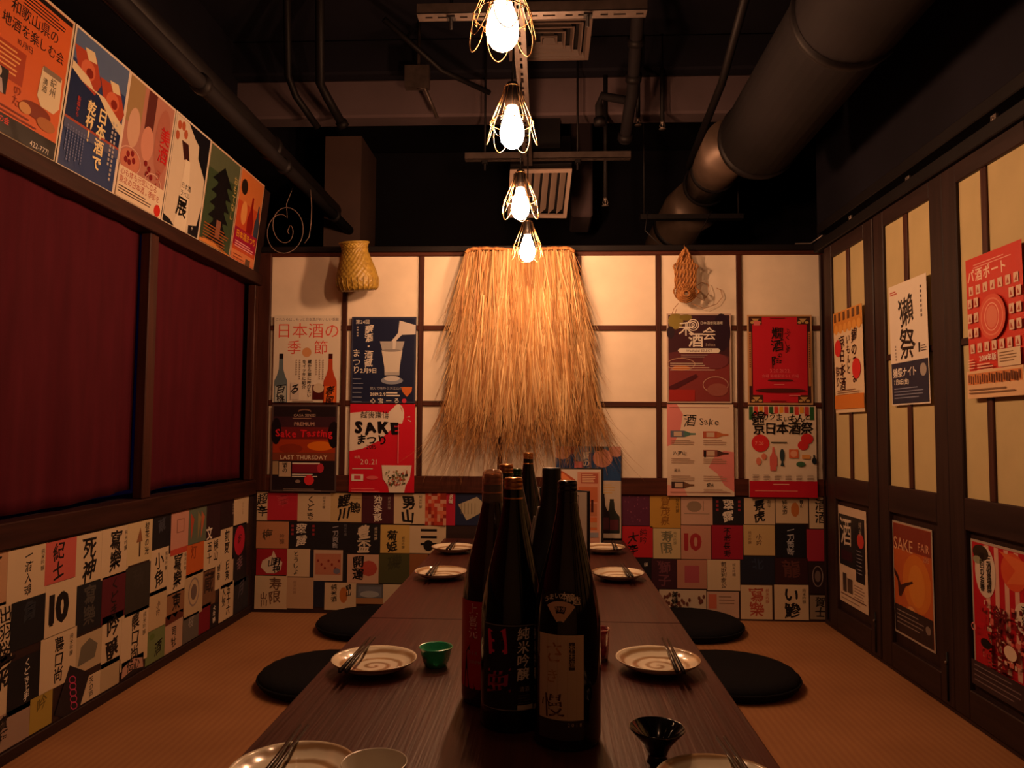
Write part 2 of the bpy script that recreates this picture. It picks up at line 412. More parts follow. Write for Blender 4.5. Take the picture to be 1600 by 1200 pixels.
# concrete beams under the slab
a = atY(700, 181, 3.5); b_ = atY(700, 122, 3.5)
bx('beam', -1.55, 1.3, 3.5, 3.62, a.z, b_.z, BEAM, ce, .01)
bx('beam', -1.55, 1.3, 3.44, 3.62, b_.z, ZC, CEIL, ce, .01)
bx('beam', -2.6, 2.6, 4.9, 5.3, 2.0, ZC, CEIL, ce, .01)
bx('beam', -2.0, -1.5, -.8, 5.6, 2.3, ZC, CEIL, ce, .01)
for nm, args in (('wall_far', (-2.6, 2.6, 5.6, 5.7, 0, ZC)), ('wall_front', (-2.6, 2.6, -.9, -.8, 0, ZC)),
                 ('wall_outer_left', (-2.7, -2.6, -.8, 5.6, 0, ZC)), ('wall_outer_right', (2.6, 2.7, -.8, 5.6, 0, ZC))):
    bx(nm, *args, mat('front_bounce_plaster', '#9a8878', .8) if nm == 'wall_front' else CEIL, None, 0, kind='structure', origin=((args[0] + args[1]) / 2, (args[2] + args[3]) / 2, 0))  # unseen front wall is made pale to bounce light onto the bottles

# back wall: paper screen with lattice above a board
wb = empty('wall_back', (0, D, 0), kind='structure')
ZT, Z5, Z6, ZQ, ZB = 1.5751, 1.254, .9198, .6016, .528
XA, XB = -1.236, 1.183
bx('lower_board', XL, 1.23, D, D + .03, 0, ZB, BOARD, wb, 0)
bx('bottom_rail', XA - .03, XB + .02, D - .012, D + .02, ZB, ZQ, WOOD_X, wb)
bx('top_rail', XL, XB + .06, D - .012, D + .02, ZT, ZT + .018, WOOD_X, wb)
bx('cap_rail', XL, XB + .08, D - .018, D + .03, ZT + .018, ZT + .045, DARKM, wb)
bx('corner_post', XL - .03, XA, D - .014, D + .03, ZB, ZT + .018, WOOD_Z, wb)
bx('corner_post', XB, XB + .012, D - .012, D + .03, 0, ZT, DWOOD_Z, wb)
bx('corner_post', XB + .012, XB + .05, D - .035, D + .03, 0, ZT + .018, DWOOD_Z, wb)
cols = [XA] + [atY(p, 455, D).x for p in (540, 659, 783, 904, 1028, 1154)] + [XB]
for x in cols[1:-1]: bx('lattice_bar', x - .011, x + .011, D - .011, D + .004, ZQ, ZT, WOOD_Z, wb, .002)
for i in range(7):
    x0 = cols[i] + (0 if i == 0 else .011); x1 = cols[i + 1] - (0 if i == 6 else .011)
    for z in (Z5, Z6): bx('lattice_bar', x0, x1, D - .011, D + .004, z - .011, z + .011, WOOD_X, wb, .002)
    for z0, z1 in ((ZQ, Z6 - .011), (Z6 + .011, Z5 - .011), (Z5 + .011, ZT)):
        bx('paper_panel', x0, x1, D, D + .003, z0, z1, SHOJI, wb, 0)
bx('paper_backing', XL, XB, D + .012, D + .025, ZB, ZT, BOARD, wb, 0)

# left wall
wl = empty('wall_left', (XL, 1.3, 0), kind='structure')
YN = -.8
bx('lower_board', XL - .03, XL, YN, D, 0, .515, BOARD, wl, 0)
bx('baseboard_left', XL, XL + .006, YN, D, 0, .03, DWOOD_Y, None, .002, kind='structure', origin=(XL, 1.3, 0))
bx('ledge', XL - .05, XL + .014, YN, D - .001, .515, .578, WOOD_Y, wl)
bx('lintel', XL - .05, XL + .02, YN, D - .015, 1.442, 1.4935, WOOD_Y, wl)
ya = atX(234, 380, XL).y; yb = atX(247, 380, XL).y
for y0, y1 in ((ya, yb), (3.262, 3.299), (.55, .6)):
    bx('window_post', XL - .03, XL + .004, y0, y1, .578, 1.442, WOOD_Z, wl)
m = MB(); m.add([(XL - .02, YN, 1.4935), (XL, YN, 1.4935), (XL + .04, YN, 1.87), (XL + .02, YN, 1.87), (XL - .02, D, 1.4935), (XL, D, 1.4935), (XL + .04, D, 1.87), (XL + .02, D, 1.87)],
    [(0, 1, 2, 3), (7, 6, 5, 4), (0, 4, 5, 1), (1, 5, 6, 2), (2, 6, 7, 3), (3, 7, 4, 0)])
m.build('upper_board', BOARD, wl)
wn = empty('window_1', (XL - .12, 1.3, .578), kind='structure')
bx('window_pane', XL - .16, XL - .15, YN, D, .52, 1.5, mat('dusk_window', '#101420', .3, emis='#2038b0', estr=.012), wn, 0)
bx('window_sill', XL - .15, XL - .05, YN, D, .50, .578, DWOOD_Y, wn)
def curtain(y0, y1, label, seed, hem):
    rr = random.Random(seed); n = int((y1 - y0) / .012); mz = 24; vs = []; fs = []
    ph = [rr.uniform(0, 6) for _ in range(4)]
    for j in range(mz + 1):
        t = j / mz
        for i in range(n + 1):
            y = y0 + (y1 - y0) * i / n
            am = .004 + .006 * t
            x = XL - .038 + am * (sin(y * 31 + ph[0]) * .6 + sin(y * 57 + ph[1]) * .3 + sin(y * 13 + ph[2] + t) * .6) 
            zz = 1.46 - t * (1.46 - .588 - hem * (.5 + .5 * sin(y * 5 + ph[3])))
            if t == 1: x += .002
            vs.append((x, y, zz))
    for j in range(mz):
        for i in range(n): a_ = j * (n + 1) + i; fs.append((a_, a_ + 1, a_ + n + 2, a_ + n + 1))
    m = MB(); m.add(vs, fs, 0, True); o = m.build('curtain', CLOTH_RED, None, label=label, cat='curtain', group='dark red curtains in the left window', origin=(XL - .038, (y0 + y1) / 2, .59))
    sd = o.modifiers.new('thickness', 'SOLIDIFY'); sd.thickness = .002
curtain(-.6, ya + .012, 'wide dark red cloth curtain left of the wooden window post', 1, .022)
curtain(yb - .012, 3.245, 'narrow dark red cloth curtain between window post and back corner', 2, .012)

# right wall: row of sliding screen doors
wr = empty('wall_right', (1.2, 1.3, 0), kind='structure')
bx('upper_board', 1.215, 1.25, YN, D + .1, 1.62, ZC, CEIL, wr, 0)
bx('door_track', 1.155, 1.215, YN, D - .02, 1.578, 1.62, DARKM, wr)
bx('door_track', 1.17, 1.215, YN, D - .02, 1.66, 1.70, DARKM, wr)
bx('threshold', 1.176, 1.215, YN, D - .02, 0, .018, DWOOD_Y, wr)
bx('backing', 1.206, 1.212, YN, D, .018, 1.578, BOARD, wr, 0)
XP = 1.1775
ys = [3.1346, 2.6541, 2.1845, 1.715, 1.245, .775, .305, -.165]
for k, yf in enumerate(ys):
    d = empty('door_%d' % (k + 1), (XP, yf - .16, .018), kind='structure')
    yn = yf - .319; s = .0755; ymul = yf - (.081 * 2 if k else .105) + (.02 if k else -.01)
    if k == 1: ymul = 2.5
    if k == 2: ymul = 2.055
    if k == 0: ymul = 2.975
    x0, x1 = XP - .010, XP + .022
    bx('stile', x0, x1, yf, yf + s, .018, 1.577, DWOOD_Z, d)
    bx('stile', x0, x1, yn - s, yn, .018, 1.577, DWOOD_Z, d)
    bx('rail', x0, x1, yn, yf, 1.5219, 1.577, DWOOD_Y, d)
    bx('rail', x0, x1, yn, yf, .535, .6254, DWOOD_Y, d)
    bx('rail', x0, x1, yn, yf, .018, .1, DWOOD_Y, d)
    bx('lower_panel', XP + .006, XP + .012, yn, yf, .1, .535, DWOOD_Z, d, 0)
    bx('lattice_bar', XP - .006, XP + .006, ymul - .013, ymul + .013, .6254, 1.5219, WOOD_Z, d, .002)
    zm = 1.063
    for q0, q1 in ((yn, ymul - .013), (ymul + .013, yf)):
        bx('lattice_bar', XP - .006, XP + .006, q0, q1, zm - .010, zm + .010, WOOD_Y, d, .002)
        for z0, z1 in ((.6254, zm - .01), (zm + .01, 1.5219)):
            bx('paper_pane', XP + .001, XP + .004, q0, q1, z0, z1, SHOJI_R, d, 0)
    # guide pin low on the near stile, with its bright head
    g = MB(); g.tube([(x0 - .002, yn - s * .55, .03), (x0 - .002, yn - s * .55, .17)], .003, 8); g.build('guide_rod', DARKM, d)
    g = MB(); g.lathe([(0, -.004), (.004, -.002), (.004, .003), (0, .005)], (x0 - .006, yn - s * .55, .14), 10); g.build('screw', GALV, d)
for px, py in ((1329, 346), (1419, 286), (1554, 192)):
    p = atX(px, py, 1.165)
    t = empty('track_bracket', p, 'small bright steel bracket on the door track above the %s screen door' % {1329: 'farthest', 1419: 'second farthest', 1554: 'third farthest'}[px], 'bracket', 'track brackets')
    m = MB(); m.box(p.x - .004, p.x + .004, p.y - .012, p.y + .012, p.z - .02, p.z + .022, 0, .001); m.build('plate', GALV, t)
    m = MB(); m.tube([(p.x - .006, p.y, p.z + .01), (p.x + .004, p.y, p.z + .01)], .006, 10); m.build('bolt', GALV, t)
    m = MB(); m.box(p.x, 1.216, p.y - .008, p.y + .008, p.z + .012, p.z + .018, 0, .001); m.build('arm', DARKM, t)

# ------------------------------------------------------------------ tables
def table(y0, y1, label):
    t = empty('low_table', ((-.4372 + .3298) / 2, (y0 + y1) / 2, 0), label, 'table', 'low dining tables')
    x0, x1 = -.4372, .3298
    bx('tabletop', x0, x1, y0, y1, .31, .34, TABLEW, t, .003)
    bx('apron', x0 + .05, x1 - .05, y0 + .04, y1 - .04, .262, .31, DWOOD_Y, t)
    for x in (x0 + .06, x1 - .12):
        for y in (y0 + .05, y1 - .11): bx('leg', x, x + .06, y, y + .06, 0, .262, DWOOD_Z, t)
ySeam = atZ(960, 972, .34).y
table(ySeam - 1.4, ySeam - .0008, 'long dark wooden low table nearest the viewer')
table(ySeam + .0008, 3.255, 'long dark wooden low table end to end with it, against back wall')

# cushions
def cushion(px, y, r, label):
    c = atZ(px, y, 0)
    o = empty('floor_cushion', (c.x, c.y, 0), label, 'cushion', 'round black floor cushions')
    n = 48; pr = [(0, .05), (r * .3, .052), (r * .6, .053), (r * .8, .052), (r * .92, .047), (r * .98, .038), (r, .026), (r * .985, .014), (r * .93, .004), (r * .8, 0.0), (0, 0.0)]
    b = MB(); b.lathe(pr, (c.x, c.y, 0), n, wob=lambda i, k: .0025 * sin(k * 3 + i) if 2 < i < 9 else 0); b.build('padding', BLACKCLOTH, o)
    b = MB(); b.tube([(c.x + (r + .0015) * cos(a * pi / 24), c.y + (r + .0015) * sin(a * pi / 24), .027) for a in range(48)], .0035, 6, closed=True); b.build('piping', BLACKCLOTH, o)
cushion(513, 1066, .215, 'round black floor cushion left of the table, nearer one')
cushion(1140, 1066, .215, 'round black floor cushion right of the table, nearer one')
cushion(580, 982, .215, 'round black floor cushion left of the table, by the back wall')
cushion(1076, 985, .215, 'round black floor cushion right of the table, by the back wall')
# ------------------------------------------------------------------ pendant lamps
ZBULB = atY(800, 232, 1.85).z
def lamp_proto():
    t = empty('pendant_lamp', (0, 0, 0))
    b = MB(); b.lathe([(0, 0), (.010, .0015), (.020, .008), (.027, .018), (.0305, .032), (.0305, .044), (.027, .062), (.020, .082), (.0145, .098), (.013, .108)], (0, 0, 0), 20, capt=True); b.build('bulb', BULB, t)
    b = MB(); b.lathe([(.014, .106), (.0165, .108), (.0175, .125), (.0175, .155), (.013, .168), (.005, .172)], (0, 0, 0), 24, capb=True, capt=True); b.build('socket', SOCKET, t)
    g = MB(); n = 12; rt, zt, rr_, zr = .0185, .158, .054, .066
    for k in range(n):
        a = 2 * pi * k / n
        g.tube([(rt * cos(a), rt * sin(a), zt), ((rt + .010) * cos(a), (rt + .010) * sin(a), zt - .03), (rr_ * cos(a), rr_ * sin(a), zr)], .0009, 5)
        for q in range(3):   # twisted wire end knot
            zz = zr - .003 * q; g.tube([((rr_ + .002 * cos(q * 3)) * cos(a + .05), (rr_ + .003) * sin(a + .05), zz), ((rr_ - .001) * cos(a - .06), (rr_ - .001) * sin(a - .06), zz - .004)], .0009, 4)
    for z, r in ((zt, rt), (zr, rr_)): g.tube([(r * cos(2 * pi * i / 24), r * sin(2 * pi * i / 24), z) for i in range(24)], .0011, 5, closed=True)
    g.build('wire_guard', WIRE, t)
    for k in range(6):
        a0 = 2 * pi * k / 6 + .06; g = MB(); pts = []
        for i in range(13):
            s = i / 12; a = a0 + (pi / 3 - .12) * s; dn = sin(pi * s) ** .6
            r = rr_ + .010 * dn; pts.append((r * cos(a), r * sin(a), zr - .056 * dn))
        g.tube(pts, .0011, 5); g.build('wire_petal', WIRE, t)
    return t
lp = lamp_proto()
for i, (px, py, lb) in enumerate(((785, 79, 'lit pendant bulb in wire petal cage, nearest the viewer and largest'), (800, 232, 'lit pendant bulb in wire petal cage, second from the viewer'),
                                  (813, 343, 'lit pendant bulb in wire petal cage, third from the viewer'), (824, 409, 'lit pendant bulb in wire petal cage, in front of the straw cape'),
                                  (0, 0, 'added dim pendant bulb in wire cage, out of view, lighting the near bottles'))):  # last lamp is added out of view to light the near bottle fronts
    c = atZ(px, py, ZBULB) if i < 3 else atY(px, py, 2.93) if i == 3 else Vector((-.075, .72, ZBULB)); o = lp if i == 0 else dup(lp)
    o.location = c; o.rotation_euler = (0, 0, i * .4 + .2); WL[o.name] = c; tag(o, lb, 'lamp', 'row of pendant lamps')
    bm_ = bulb_mat(LAMP_SCALE[i])
    for ch in o.children:
        if ch.name.startswith('bulb'): ch.material_slots[0].link = 'OBJECT'; ch.material_slots[0].material = bm_
    WL[o.name] = Vector((0, 0, 0)); b = MB(); hh = ZBULB + .478 - c.z
    b.tube([(0, 0, .168), (.003, .001, .25), (0, 0, hh)], .0028, 6); b.build('cord', CABLEB, o)
    if i == 0: XB0 = c.x

# ------------------------------------------------------------------ slotted struts that carry the lamps
def strut(p0, p1, label, w_=.042):
    p0, p1 = Vector(p0), Vector(p1); d = (p1 - p0); L = d.length; d.normalize()
    sd = Vector((0, 0, 1)).cross(d).normalized(); up_ = Vector((0, 0, 1))
    o = empty('slotted_strut', (p0 + p1) / 2, label, 'strut')
    b = MB(); n = int(L / .05)
    def P(t, s, z): return p0 + d * t + sd * s + up_ * z
    hw = w_ / 2
    # bottom flange with real slots: two rails joined by bridges
    for s0, s1 in ((-hw, -.004), (.004, hw)):
        for z in (0,):
            vs = [P(0, s0, 0), P(L, s0, 0), P(L, s1, 0), P(0, s1, 0), P(0, s0, .002), P(L, s0, .002), P(L, s1, .002), P(0, s1, .002)]
            b.add(vs, [(0, 1, 2, 3), (7, 6, 5, 4), (0, 4, 5, 1), (1, 5, 6, 2), (2, 6, 7, 3), (3, 7, 4, 0)])
    for k in range(n + 1):
        t0 = L * k / n - .008; t1 = t0 + (.016 if k % 2 else .03); t0 = max(0, t0); t1 = min(L, t1)
        vs = [P(t0, -.004, 0), P(t1, -.004, 0), P(t1, .004, 0), P(t0, .004, 0), P(t0, -.004, .002), P(t1, -.004, .002), P(t1, .004, .002), P(t0, .004, .002)]
        b.add(vs, [(0, 1, 2, 3), (7, 6, 5, 4), (0, 4, 5, 1), (1, 5, 6, 2), (2, 6, 7, 3), (3, 7, 4, 0)])
    b.build('slotted_face', mat('strut_metal', '#4a3e3a', .45, metal=.4, var=.25, vscale=(30, 30, 30)), o)
    b = MB()
    for s0 in (-hw, hw - .002):
        vs = [P(0, s0, 0), P(L, s0, 0), P(L, s0 + .002, 0), P(0, s0 + .002, 0), P(0, s0, .03), P(L, s0, .03), P(L, s0 + .002, .03), P(0, s0 + .002, .03)]
        b.add(vs, [(0, 1, 2, 3), (7, 6, 5, 4), (0, 4, 5, 1), (1, 5, 6, 2), (2, 6, 7, 3), (3, 7, 4, 0)])
    b.build('flange', MATS['strut_metal'], o)
    return o
ZS = ZBULB + .47
strut((XB0 + .002, .2, ZS), (XB0 - .002, 3.3, ZS), 'long slotted metal strut running above the row of lamps')
a = atY(653, 27, 2.14); b_ = atY(1010, 20, 2.14)
strut((a.x, 2.14, ZS + .035), (b_.x, 2.14, ZS + .035), 'cross strut of slotted metal near the top of the view', .045)
a = atY(727, 251, 3.36); b_ = atY(985, 249, 3.36)
strut((a.x, 3.36, a.z), (b_.x, 3.36, a.z), 'cross strut of slotted metal above the back wall', .04)
for x, y in ((XB0 - .2, 2.14), (XB0 + .2, 2.14), (XB0 - .2, 3.36), (XB0 + .22, 3.36)):
    m = MB(); m.tube([(x, y, ZS), (x, y, ZC)], .005, 8); m.box(x - .012, x + .012, y - .012, y + .012, ZS + .03, ZS + .045)
    m.build('hanger_rod', DARKM, None, label='thin dark threaded rod at the %s end of the %s cross strut' % ('left' if x < XB0 else 'right', 'nearer' if y < 3 else 'farther'), cat='rod', group='strut hanger rods', origin=(x, y, ZS))

# ------------------------------------------------------------------ air diffusers
def diffuser(P00, P10, P11, P01, label, rings=4, boxh=.25):
    """corners: near-left, near-right, far-right, far-left; face looks down"""
    q = [Vector(p) for p in (P00, P10, P11, P01)]; c = sum(q, Vector()) / 4
    nrm = (q[1] - q[0]).cross(q[3] - q[0]).normalized()
    if nrm.z < 0: nrm = -nrm
    o = empty('air_diffuser', c, label, 'air vent')
    for i in range(rings + 1):
        f = 1 - i * .2; g = f - (.10 if i == 0 else .035)
        m = MB(); vs = []
        for (s, dz) in ((f, 0), (g, 0), (g - .05, .022), (f, .004)):
            vs += [c + (p - c) * max(s, .02) + nrm * dz for p in q]
        fs = []
        for L in ((0, 1), (1, 2)):
            for k in range(4): fs.append((L[0] * 4 + k, L[0] * 4 + (k + 1) % 4, L[1] * 4 + (k + 1) % 4, L[1] * 4 + k))
        for k in range(4): fs.append((k, 12 + k, 12 + (k + 1) % 4, (k + 1) % 4))
        m.add(vs, fs); m.build('frame' if i == 0 else 'louvre', CREAMD, o)
    m = MB(); vs = [c + (p - c) * .98 + nrm * .03 for p in q] + [c + (p - c) * .98 + nrm * boxh for p in q]
    m.add(vs, [(0, 1, 2, 3), (7, 6, 5, 4)] + [(k, k + 4, (k + 1) % 4 + 4, (k + 1) % 4) for k in range(4)]); m.build('plenum_box', DARKM, o)
    m = MB(); m.box(c.x - .08, c.x + .08, c.y - .08, c.y + .08, c.z + boxh - .01, ZC); m.build('duct_neck', DARKM, o)
zd = atY(919, 94, 2.95).z
a = atZ(919, 94, zd); n_ = atZ(925, 28, zd); W_ = .315
diffuser((a.x - W_, n_.y, zd), (a.x, n_.y, zd), (a.x, a.y, zd), (a.x - W_, a.y, zd), 'pale square ceiling air vent behind the nearest lamp')
def slat_vent(label):
    A = [atY(797, 266, 3.42), atY(894, 264, 3.42), atY(885, 341, 3.62), atY(793, 340, 3.62)]
    c = sum(A, Vector()) / 4; o = empty('air_diffuser', c, label, 'air vent')
    ex = (A[1] - A[0]); ey = (A[3] - A[0]); nrm = ex.cross(ey).normalized()
    if nrm.z < 0: nrm = -nrm
    def P(u, v, n): return A[0] + ex * u + (A[3] - A[0]) * v + ((A[2] - A[3]) - (A[1] - A[0])) * u * v + nrm * n
    m = MB()
    for u0, u1, v0, v1 in ((0, 1, 0, .07), (0, 1, .93, 1), (0, .06, .07, .93), (.94, 1, .07, .93)):
        vs = [P(u0, v0, 0), P(u1, v0, 0), P(u1, v1, 0), P(u0, v1, 0), P(u0, v0, .01), P(u1, v0, .01), P(u1, v1, .01), P(u0, v1, .01)]
        m.add(vs, [(0, 1, 2, 3), (7, 6, 5, 4), (0, 4, 5, 1), (1, 5, 6, 2), (2, 6, 7, 3), (3, 7, 4, 0)])
    m.build('frame', CREAM, o)
    for k in range(6):
        u = .12 + k * .14; m = MB()
        vs = [P(u, .08, .004), P(u + .003, .08, .004), P(u + .003, .92, .004), P(u, .92, .004), P(u + .10, .1, .04), P(u + .103, .1, .04), P(u + .103, .9, .04), P(u + .10, .9, .04)]
        m.add(vs, [(0, 1, 2, 3), (7, 6, 5, 4), (0, 4, 5, 1), (1, 5, 6, 2), (2, 6, 7, 3), (3, 7, 4, 0)]); m.build('slat', CREAM, o)
    m = MB(); vs = [P(u, v, .05) for u, v in ((0, 0), (1, 0), (1, 1), (0, 1))] + [P(u, v, .3) for u, v in ((0, 0), (1, 0), (1, 1), (0, 1))]
    m.add(vs, [(0, 1, 2, 3), (7, 6, 5, 4)] + [(k, k + 4, (k + 1) % 4 + 4, (k + 1) % 4) for k in range(4)]); m.build('plenum_box', DARKM, o)
    m = MB(); m.box(c.x - .1, c.x + .1, c.y + .02, c.y + .2, c.z + .15, ZC); m.build('duct_neck', DARKM, o)
slat_vent('pale slatted air vent behind the farther lamps')

# ------------------------------------------------------------------ ducts and pipes
def duct(pts, r, m_, label, bands=(), seg=32, cat='duct', name='air_duct'):
    o = empty(name, pts[0], label, cat)
    b = MB(); b.tube(pts, r, seg); b.build('casing', m_, o)
    P = [Vector(p) for p in pts]; tot = [0]
    for i in range(1, len(P)): tot.append(tot[-1] + (P[i] - P[i - 1]).length)
    for t in bands:
        s = t * tot[-1]
        for i in range(1, len(P)):
            if s <= tot[i] + 1e-6:
                f = (s - tot[i - 1]) / max(1e-6, tot[i] - tot[i - 1]); q = P[i - 1].lerp(P[i], f); d = (P[i] - P[i - 1]).normalized(); break
        b = MB(); b.tube([q - d * .014, q + d * .014], r + .008, seg); b.build('collar', DARKM, o)
    return o
cA = atY(1183, 222, 3.0); rA = .155
duct([(cA.x, -.7, cA.z + .03), (cA.x, 1.0, cA.z + .02), (cA.x, 3.0, cA.z)], rA, DUCTM, 'wide dark round duct running overhead along the right side', (.25, .5, .75, .99))
p0 = atY(1140, 225, 3.05); p1 = atY(1103, 288, 3.75)
duct([p0, p1], .105, DUCTL, 'foil-wrapped round duct continuing from the wide overhead duct', (.55, .98))
p2 = atY(1075, 330, 3.98); p3 = atY(1045, 385, 4.3); p4 = Vector((p3.x - .02, 4.45, 0))
duct([p1 + Vector((-.01, .16, -.05)), p2, p3, p3 + Vector((-.01, .1, -.15)), p4], .135, DUCTL, 'foil-wrapped duct elbow dropping behind the back wall', (.1, .22))
m = MB(); a = atY(1000, 320, 3.7); b_ = atY(1160, 312, 3.7); a.z = b_.z = p1.z - .105 - .016 - .06; m.box(a.x, b_.x, 3.68, 3.72, a.z - .012, a.z + .012)
m.tube([(a.x + .02, 3.7, a.z), (a.x + .02, 3.7, ZC)], .005, 6); m.tube([(b_.x - .02, 3.7, a.z), (b_.x - .02, 3.7, ZC)], .005, 6)
m.build('duct_hanger', DARKM, None, label='dark steel hanger bar across under the foil duct', cat='bracket', origin=(a.x, 3.7, a.z))
a = atY(1100, 110, 3.2); b_ = atY(1020, 215, 3.3)
duct([atY(1180, -60, 2.2), atY(1128, 130, 2.9), atY(1075, 262, 3.45)], .016, DARKM, 'thin dark pipe running beside the wide overhead duct', (), 10, 'pipe', 'ceiling_pipe')
# drain pipe with joints
q = [atY(1000, -30, 2.6), atY(994, 60, 2.95), atY(988, 150, 3.15), atY(984, 165, 3.18), atY(976, 222, 3.3)]
duct(q, .026, DUCTM, 'reddish brown drain pipe with a joint hanging right of the lamps', (.45, .64, .97), 20, 'pipe', 'ceiling_pipe')
q = [atY(986, 158, 3.18), atY(940, 150, 3.2), atY(936, 165, 3.2), atY(937, 192, 3.2)]
duct(q, .018, DUCTM, 'short branch pipe with a downturned end beside the drain pipe', (.98,), 14, 'pipe', 'ceiling_pipe')
# pipe along the left wall top and conduits
q = [atY(-150, -330, 1.2), atY(330, 147, 2.4), atY(450, 268, 3.0), atY(562, 378, 4.0)]
zz = q[1].z; xx = q[1].x
zl = atX(330, 147, -1.06)
ratio = [atX(330, 147, -1.06), atX(560, 374, -1.06)]
duct([(-1.06, -.7, zl.z), (-1.06, 2.5, zl.z), (-1.06, ratio[1].y, ratio[1].z)], .024, DUCTM, 'long dark pipe along the left side under the ceiling', (.6, .75, .9), 14, 'pipe', 'ceiling_pipe')
duct([(-1.15, -.7, zl.z + .10), (-1.15, 5.5, zl.z + .12)], .045, DARKM, 'thicker dark pipe above the left wall posters', (.3, .6), 16, 'pipe', 'ceiling_pipe')
q = [atY(448, -40, 2.9), atY(450, 118, 3.25), atY(462, 150, 3.3), atY(497, 200, 3.4)]
duct(q, .016, DARKM, 'bent dark conduit on the left of the ceiling, left one', (), 10, 'pipe', 'ceiling_pipe')
q = [atY(500, -40, 2.9), atY(500, 130, 3.25), atY(510, 150, 3.3), atY(536, 196, 3.4)]
duct(q, .02, DARKM, 'bent dark conduit on the left of the ceiling, right one with open end', (.99,), 10, 'pipe', 'ceiling_pipe')
m = MB(); a = atY(460, 182, 3.45); b_ = atY(520, 400, 3.45); m.box(a.x, b_.x, 3.95, 4.3, 1.2, a.z + .1); m.build('ventilation_box', mat('box_paint', '#4a342e', .7, var=.2, vscale=(4, 4, 4)), None, label='dark square ventilation shaft rising behind the back wall at left', cat='duct', origin=((a.x + b_.x) / 2, 4.1, 1.2))
# strut bracket at the beam
m = MB(); a = atY(664, 138, 3.3); b_ = atY(683, 184, 3.4); m.tube([(a.x - .03, 3.3, ZC), (a.x - .03, 3.3, a.z), a, b_], .009, 6); m.box(a.x - .09, a.x + .02, 3.28, 3.32, a.z, a.z + .10)
m.build('angle_bracket', MATS['strut_metal'], None, label='bent angle bracket hanging below the concrete beam, left of the lamps', cat='bracket', origin=a)
q = [atY(600, 30, 3.0), atY(690, 110, 3.2), atY(765, 145, 3.35)]
m = MB(); m.tube(q, .012, 8); m.build('ceiling_pipe', DARKM, None, label='thin slanting rod across the beam left of the second lamp', cat='pipe', origin=q[0])
m = MB(); a = atY(893, 222, 4.15); b_ = atY(926, 338, 4.15); m.box(a.x, b_.x, 4.15, 4.5, b_.z, ZC, 0, .01); m.build('ventilation_box', BEAM, None, label='dull brown square duct behind the slatted air vent', cat='duct', origin=((a.x + b_.x) / 2, 4.3, b_.z))
# cable loops
def cable(pts, r, m_, label, cat='cable'):
    m = MB(); m.tube(pts, r, 6); return m.build('hanging_cable', m_, None, label=label, cat=cat, origin=pts[0])
c = atY(440, 352, 3.2); pts = []
for k in range(60):
    a = k / 60 * 2 * pi * 2.6 + 1; rr_ = .045 + .035 * sin(k * .09)
    pts.append((c.x + rr_ * cos(a) + .0007 * k, 3.2 + .01 * sin(k * .4), c.z + rr_ * 1.35 * sin(a) - .02))
pts = [(c.x + .03, 3.25, zl.z + .02), (c.x + .012, 3.22, c.z + .1)] + pts
cable(pts, .0016, CABLEW, 'loosely coiled thin cable hanging in the left corner above back wall')
pts = [atY(483, 300, 3.2) + Vector((0, .02, .02))] + [atY(x, y, 3.2) for x, y in ((487, 325), (486, 350), (483, 370), (476, 380))]
pts[0].z = zl.z
cable(pts, .0016, CABLEW, 'short loose cable end beside the coiled cable')
a = atY(1071, 395, 3.28)
pts = [atY(x, y, 3.45) for x, y in ((1012, 330), (1008, 360), (1030, 382), (1058, 385))] + [atY(1070, 392, 3.27)] + [atY(x, y, 3.45) for x, y in ((1084, 378), (1100, 352), (1112, 330))]
cable(pts, .0022, CABLEB, 'black cable sagging over the back wall above the straw sandal')
def sprinkler(px, py, Y, label):
    p = atY(px, py, Y); o = empty('sprinkler_head', p, label, 'sprinkler')
    b = MB(); b.tube([(p.x, p.y, p.z + .02), (p.x, p.y, ZC)], .011, 10); b.build('drop_pipe', DARKM, o)
    b = MB(); b.lathe([(.010, .02), (.010, .008), (.004, .006), (.0035, -.012), (.016, -.015), (.016, -.018), (0, -.018)], p, 16, capb=True); b.build('head', GALV, o)
    for s in (-1, 1):
        b = MB(); b.tube([(p.x + s * .009, p.y, p.z + .01), (p.x + s * .012, p.y, p.z - .003), (p.x + s * .005, p.y, p.z - .015)], .0018, 6); b.build('yoke_arm', GALV, o)
sprinkler(946, 316, 3.5, 'small shiny sprinkler head hanging right of the slatted air vent')
sprinkler(997, 190, 3.4, 'small shiny sprinkler head beside the drain pipe')
sprinkler(1035, 196, 3.45, 'small dark sprinkler head right of the drain pipe')
# pale light fitting end on the right corner
a = atY(1258, 381, 3.36); b_ = atY(1284, 369, 3.26)
m = MB(); m.tube([atY(1242, 381, 3.4), atY(1268, 380, 3.38), atY(1285, 368, 3.2)], .004, 4); m.build('metal_strip', GALV, None, label='bright bent metal strip in the right corner above the back wall', cat='strip', origin=a)

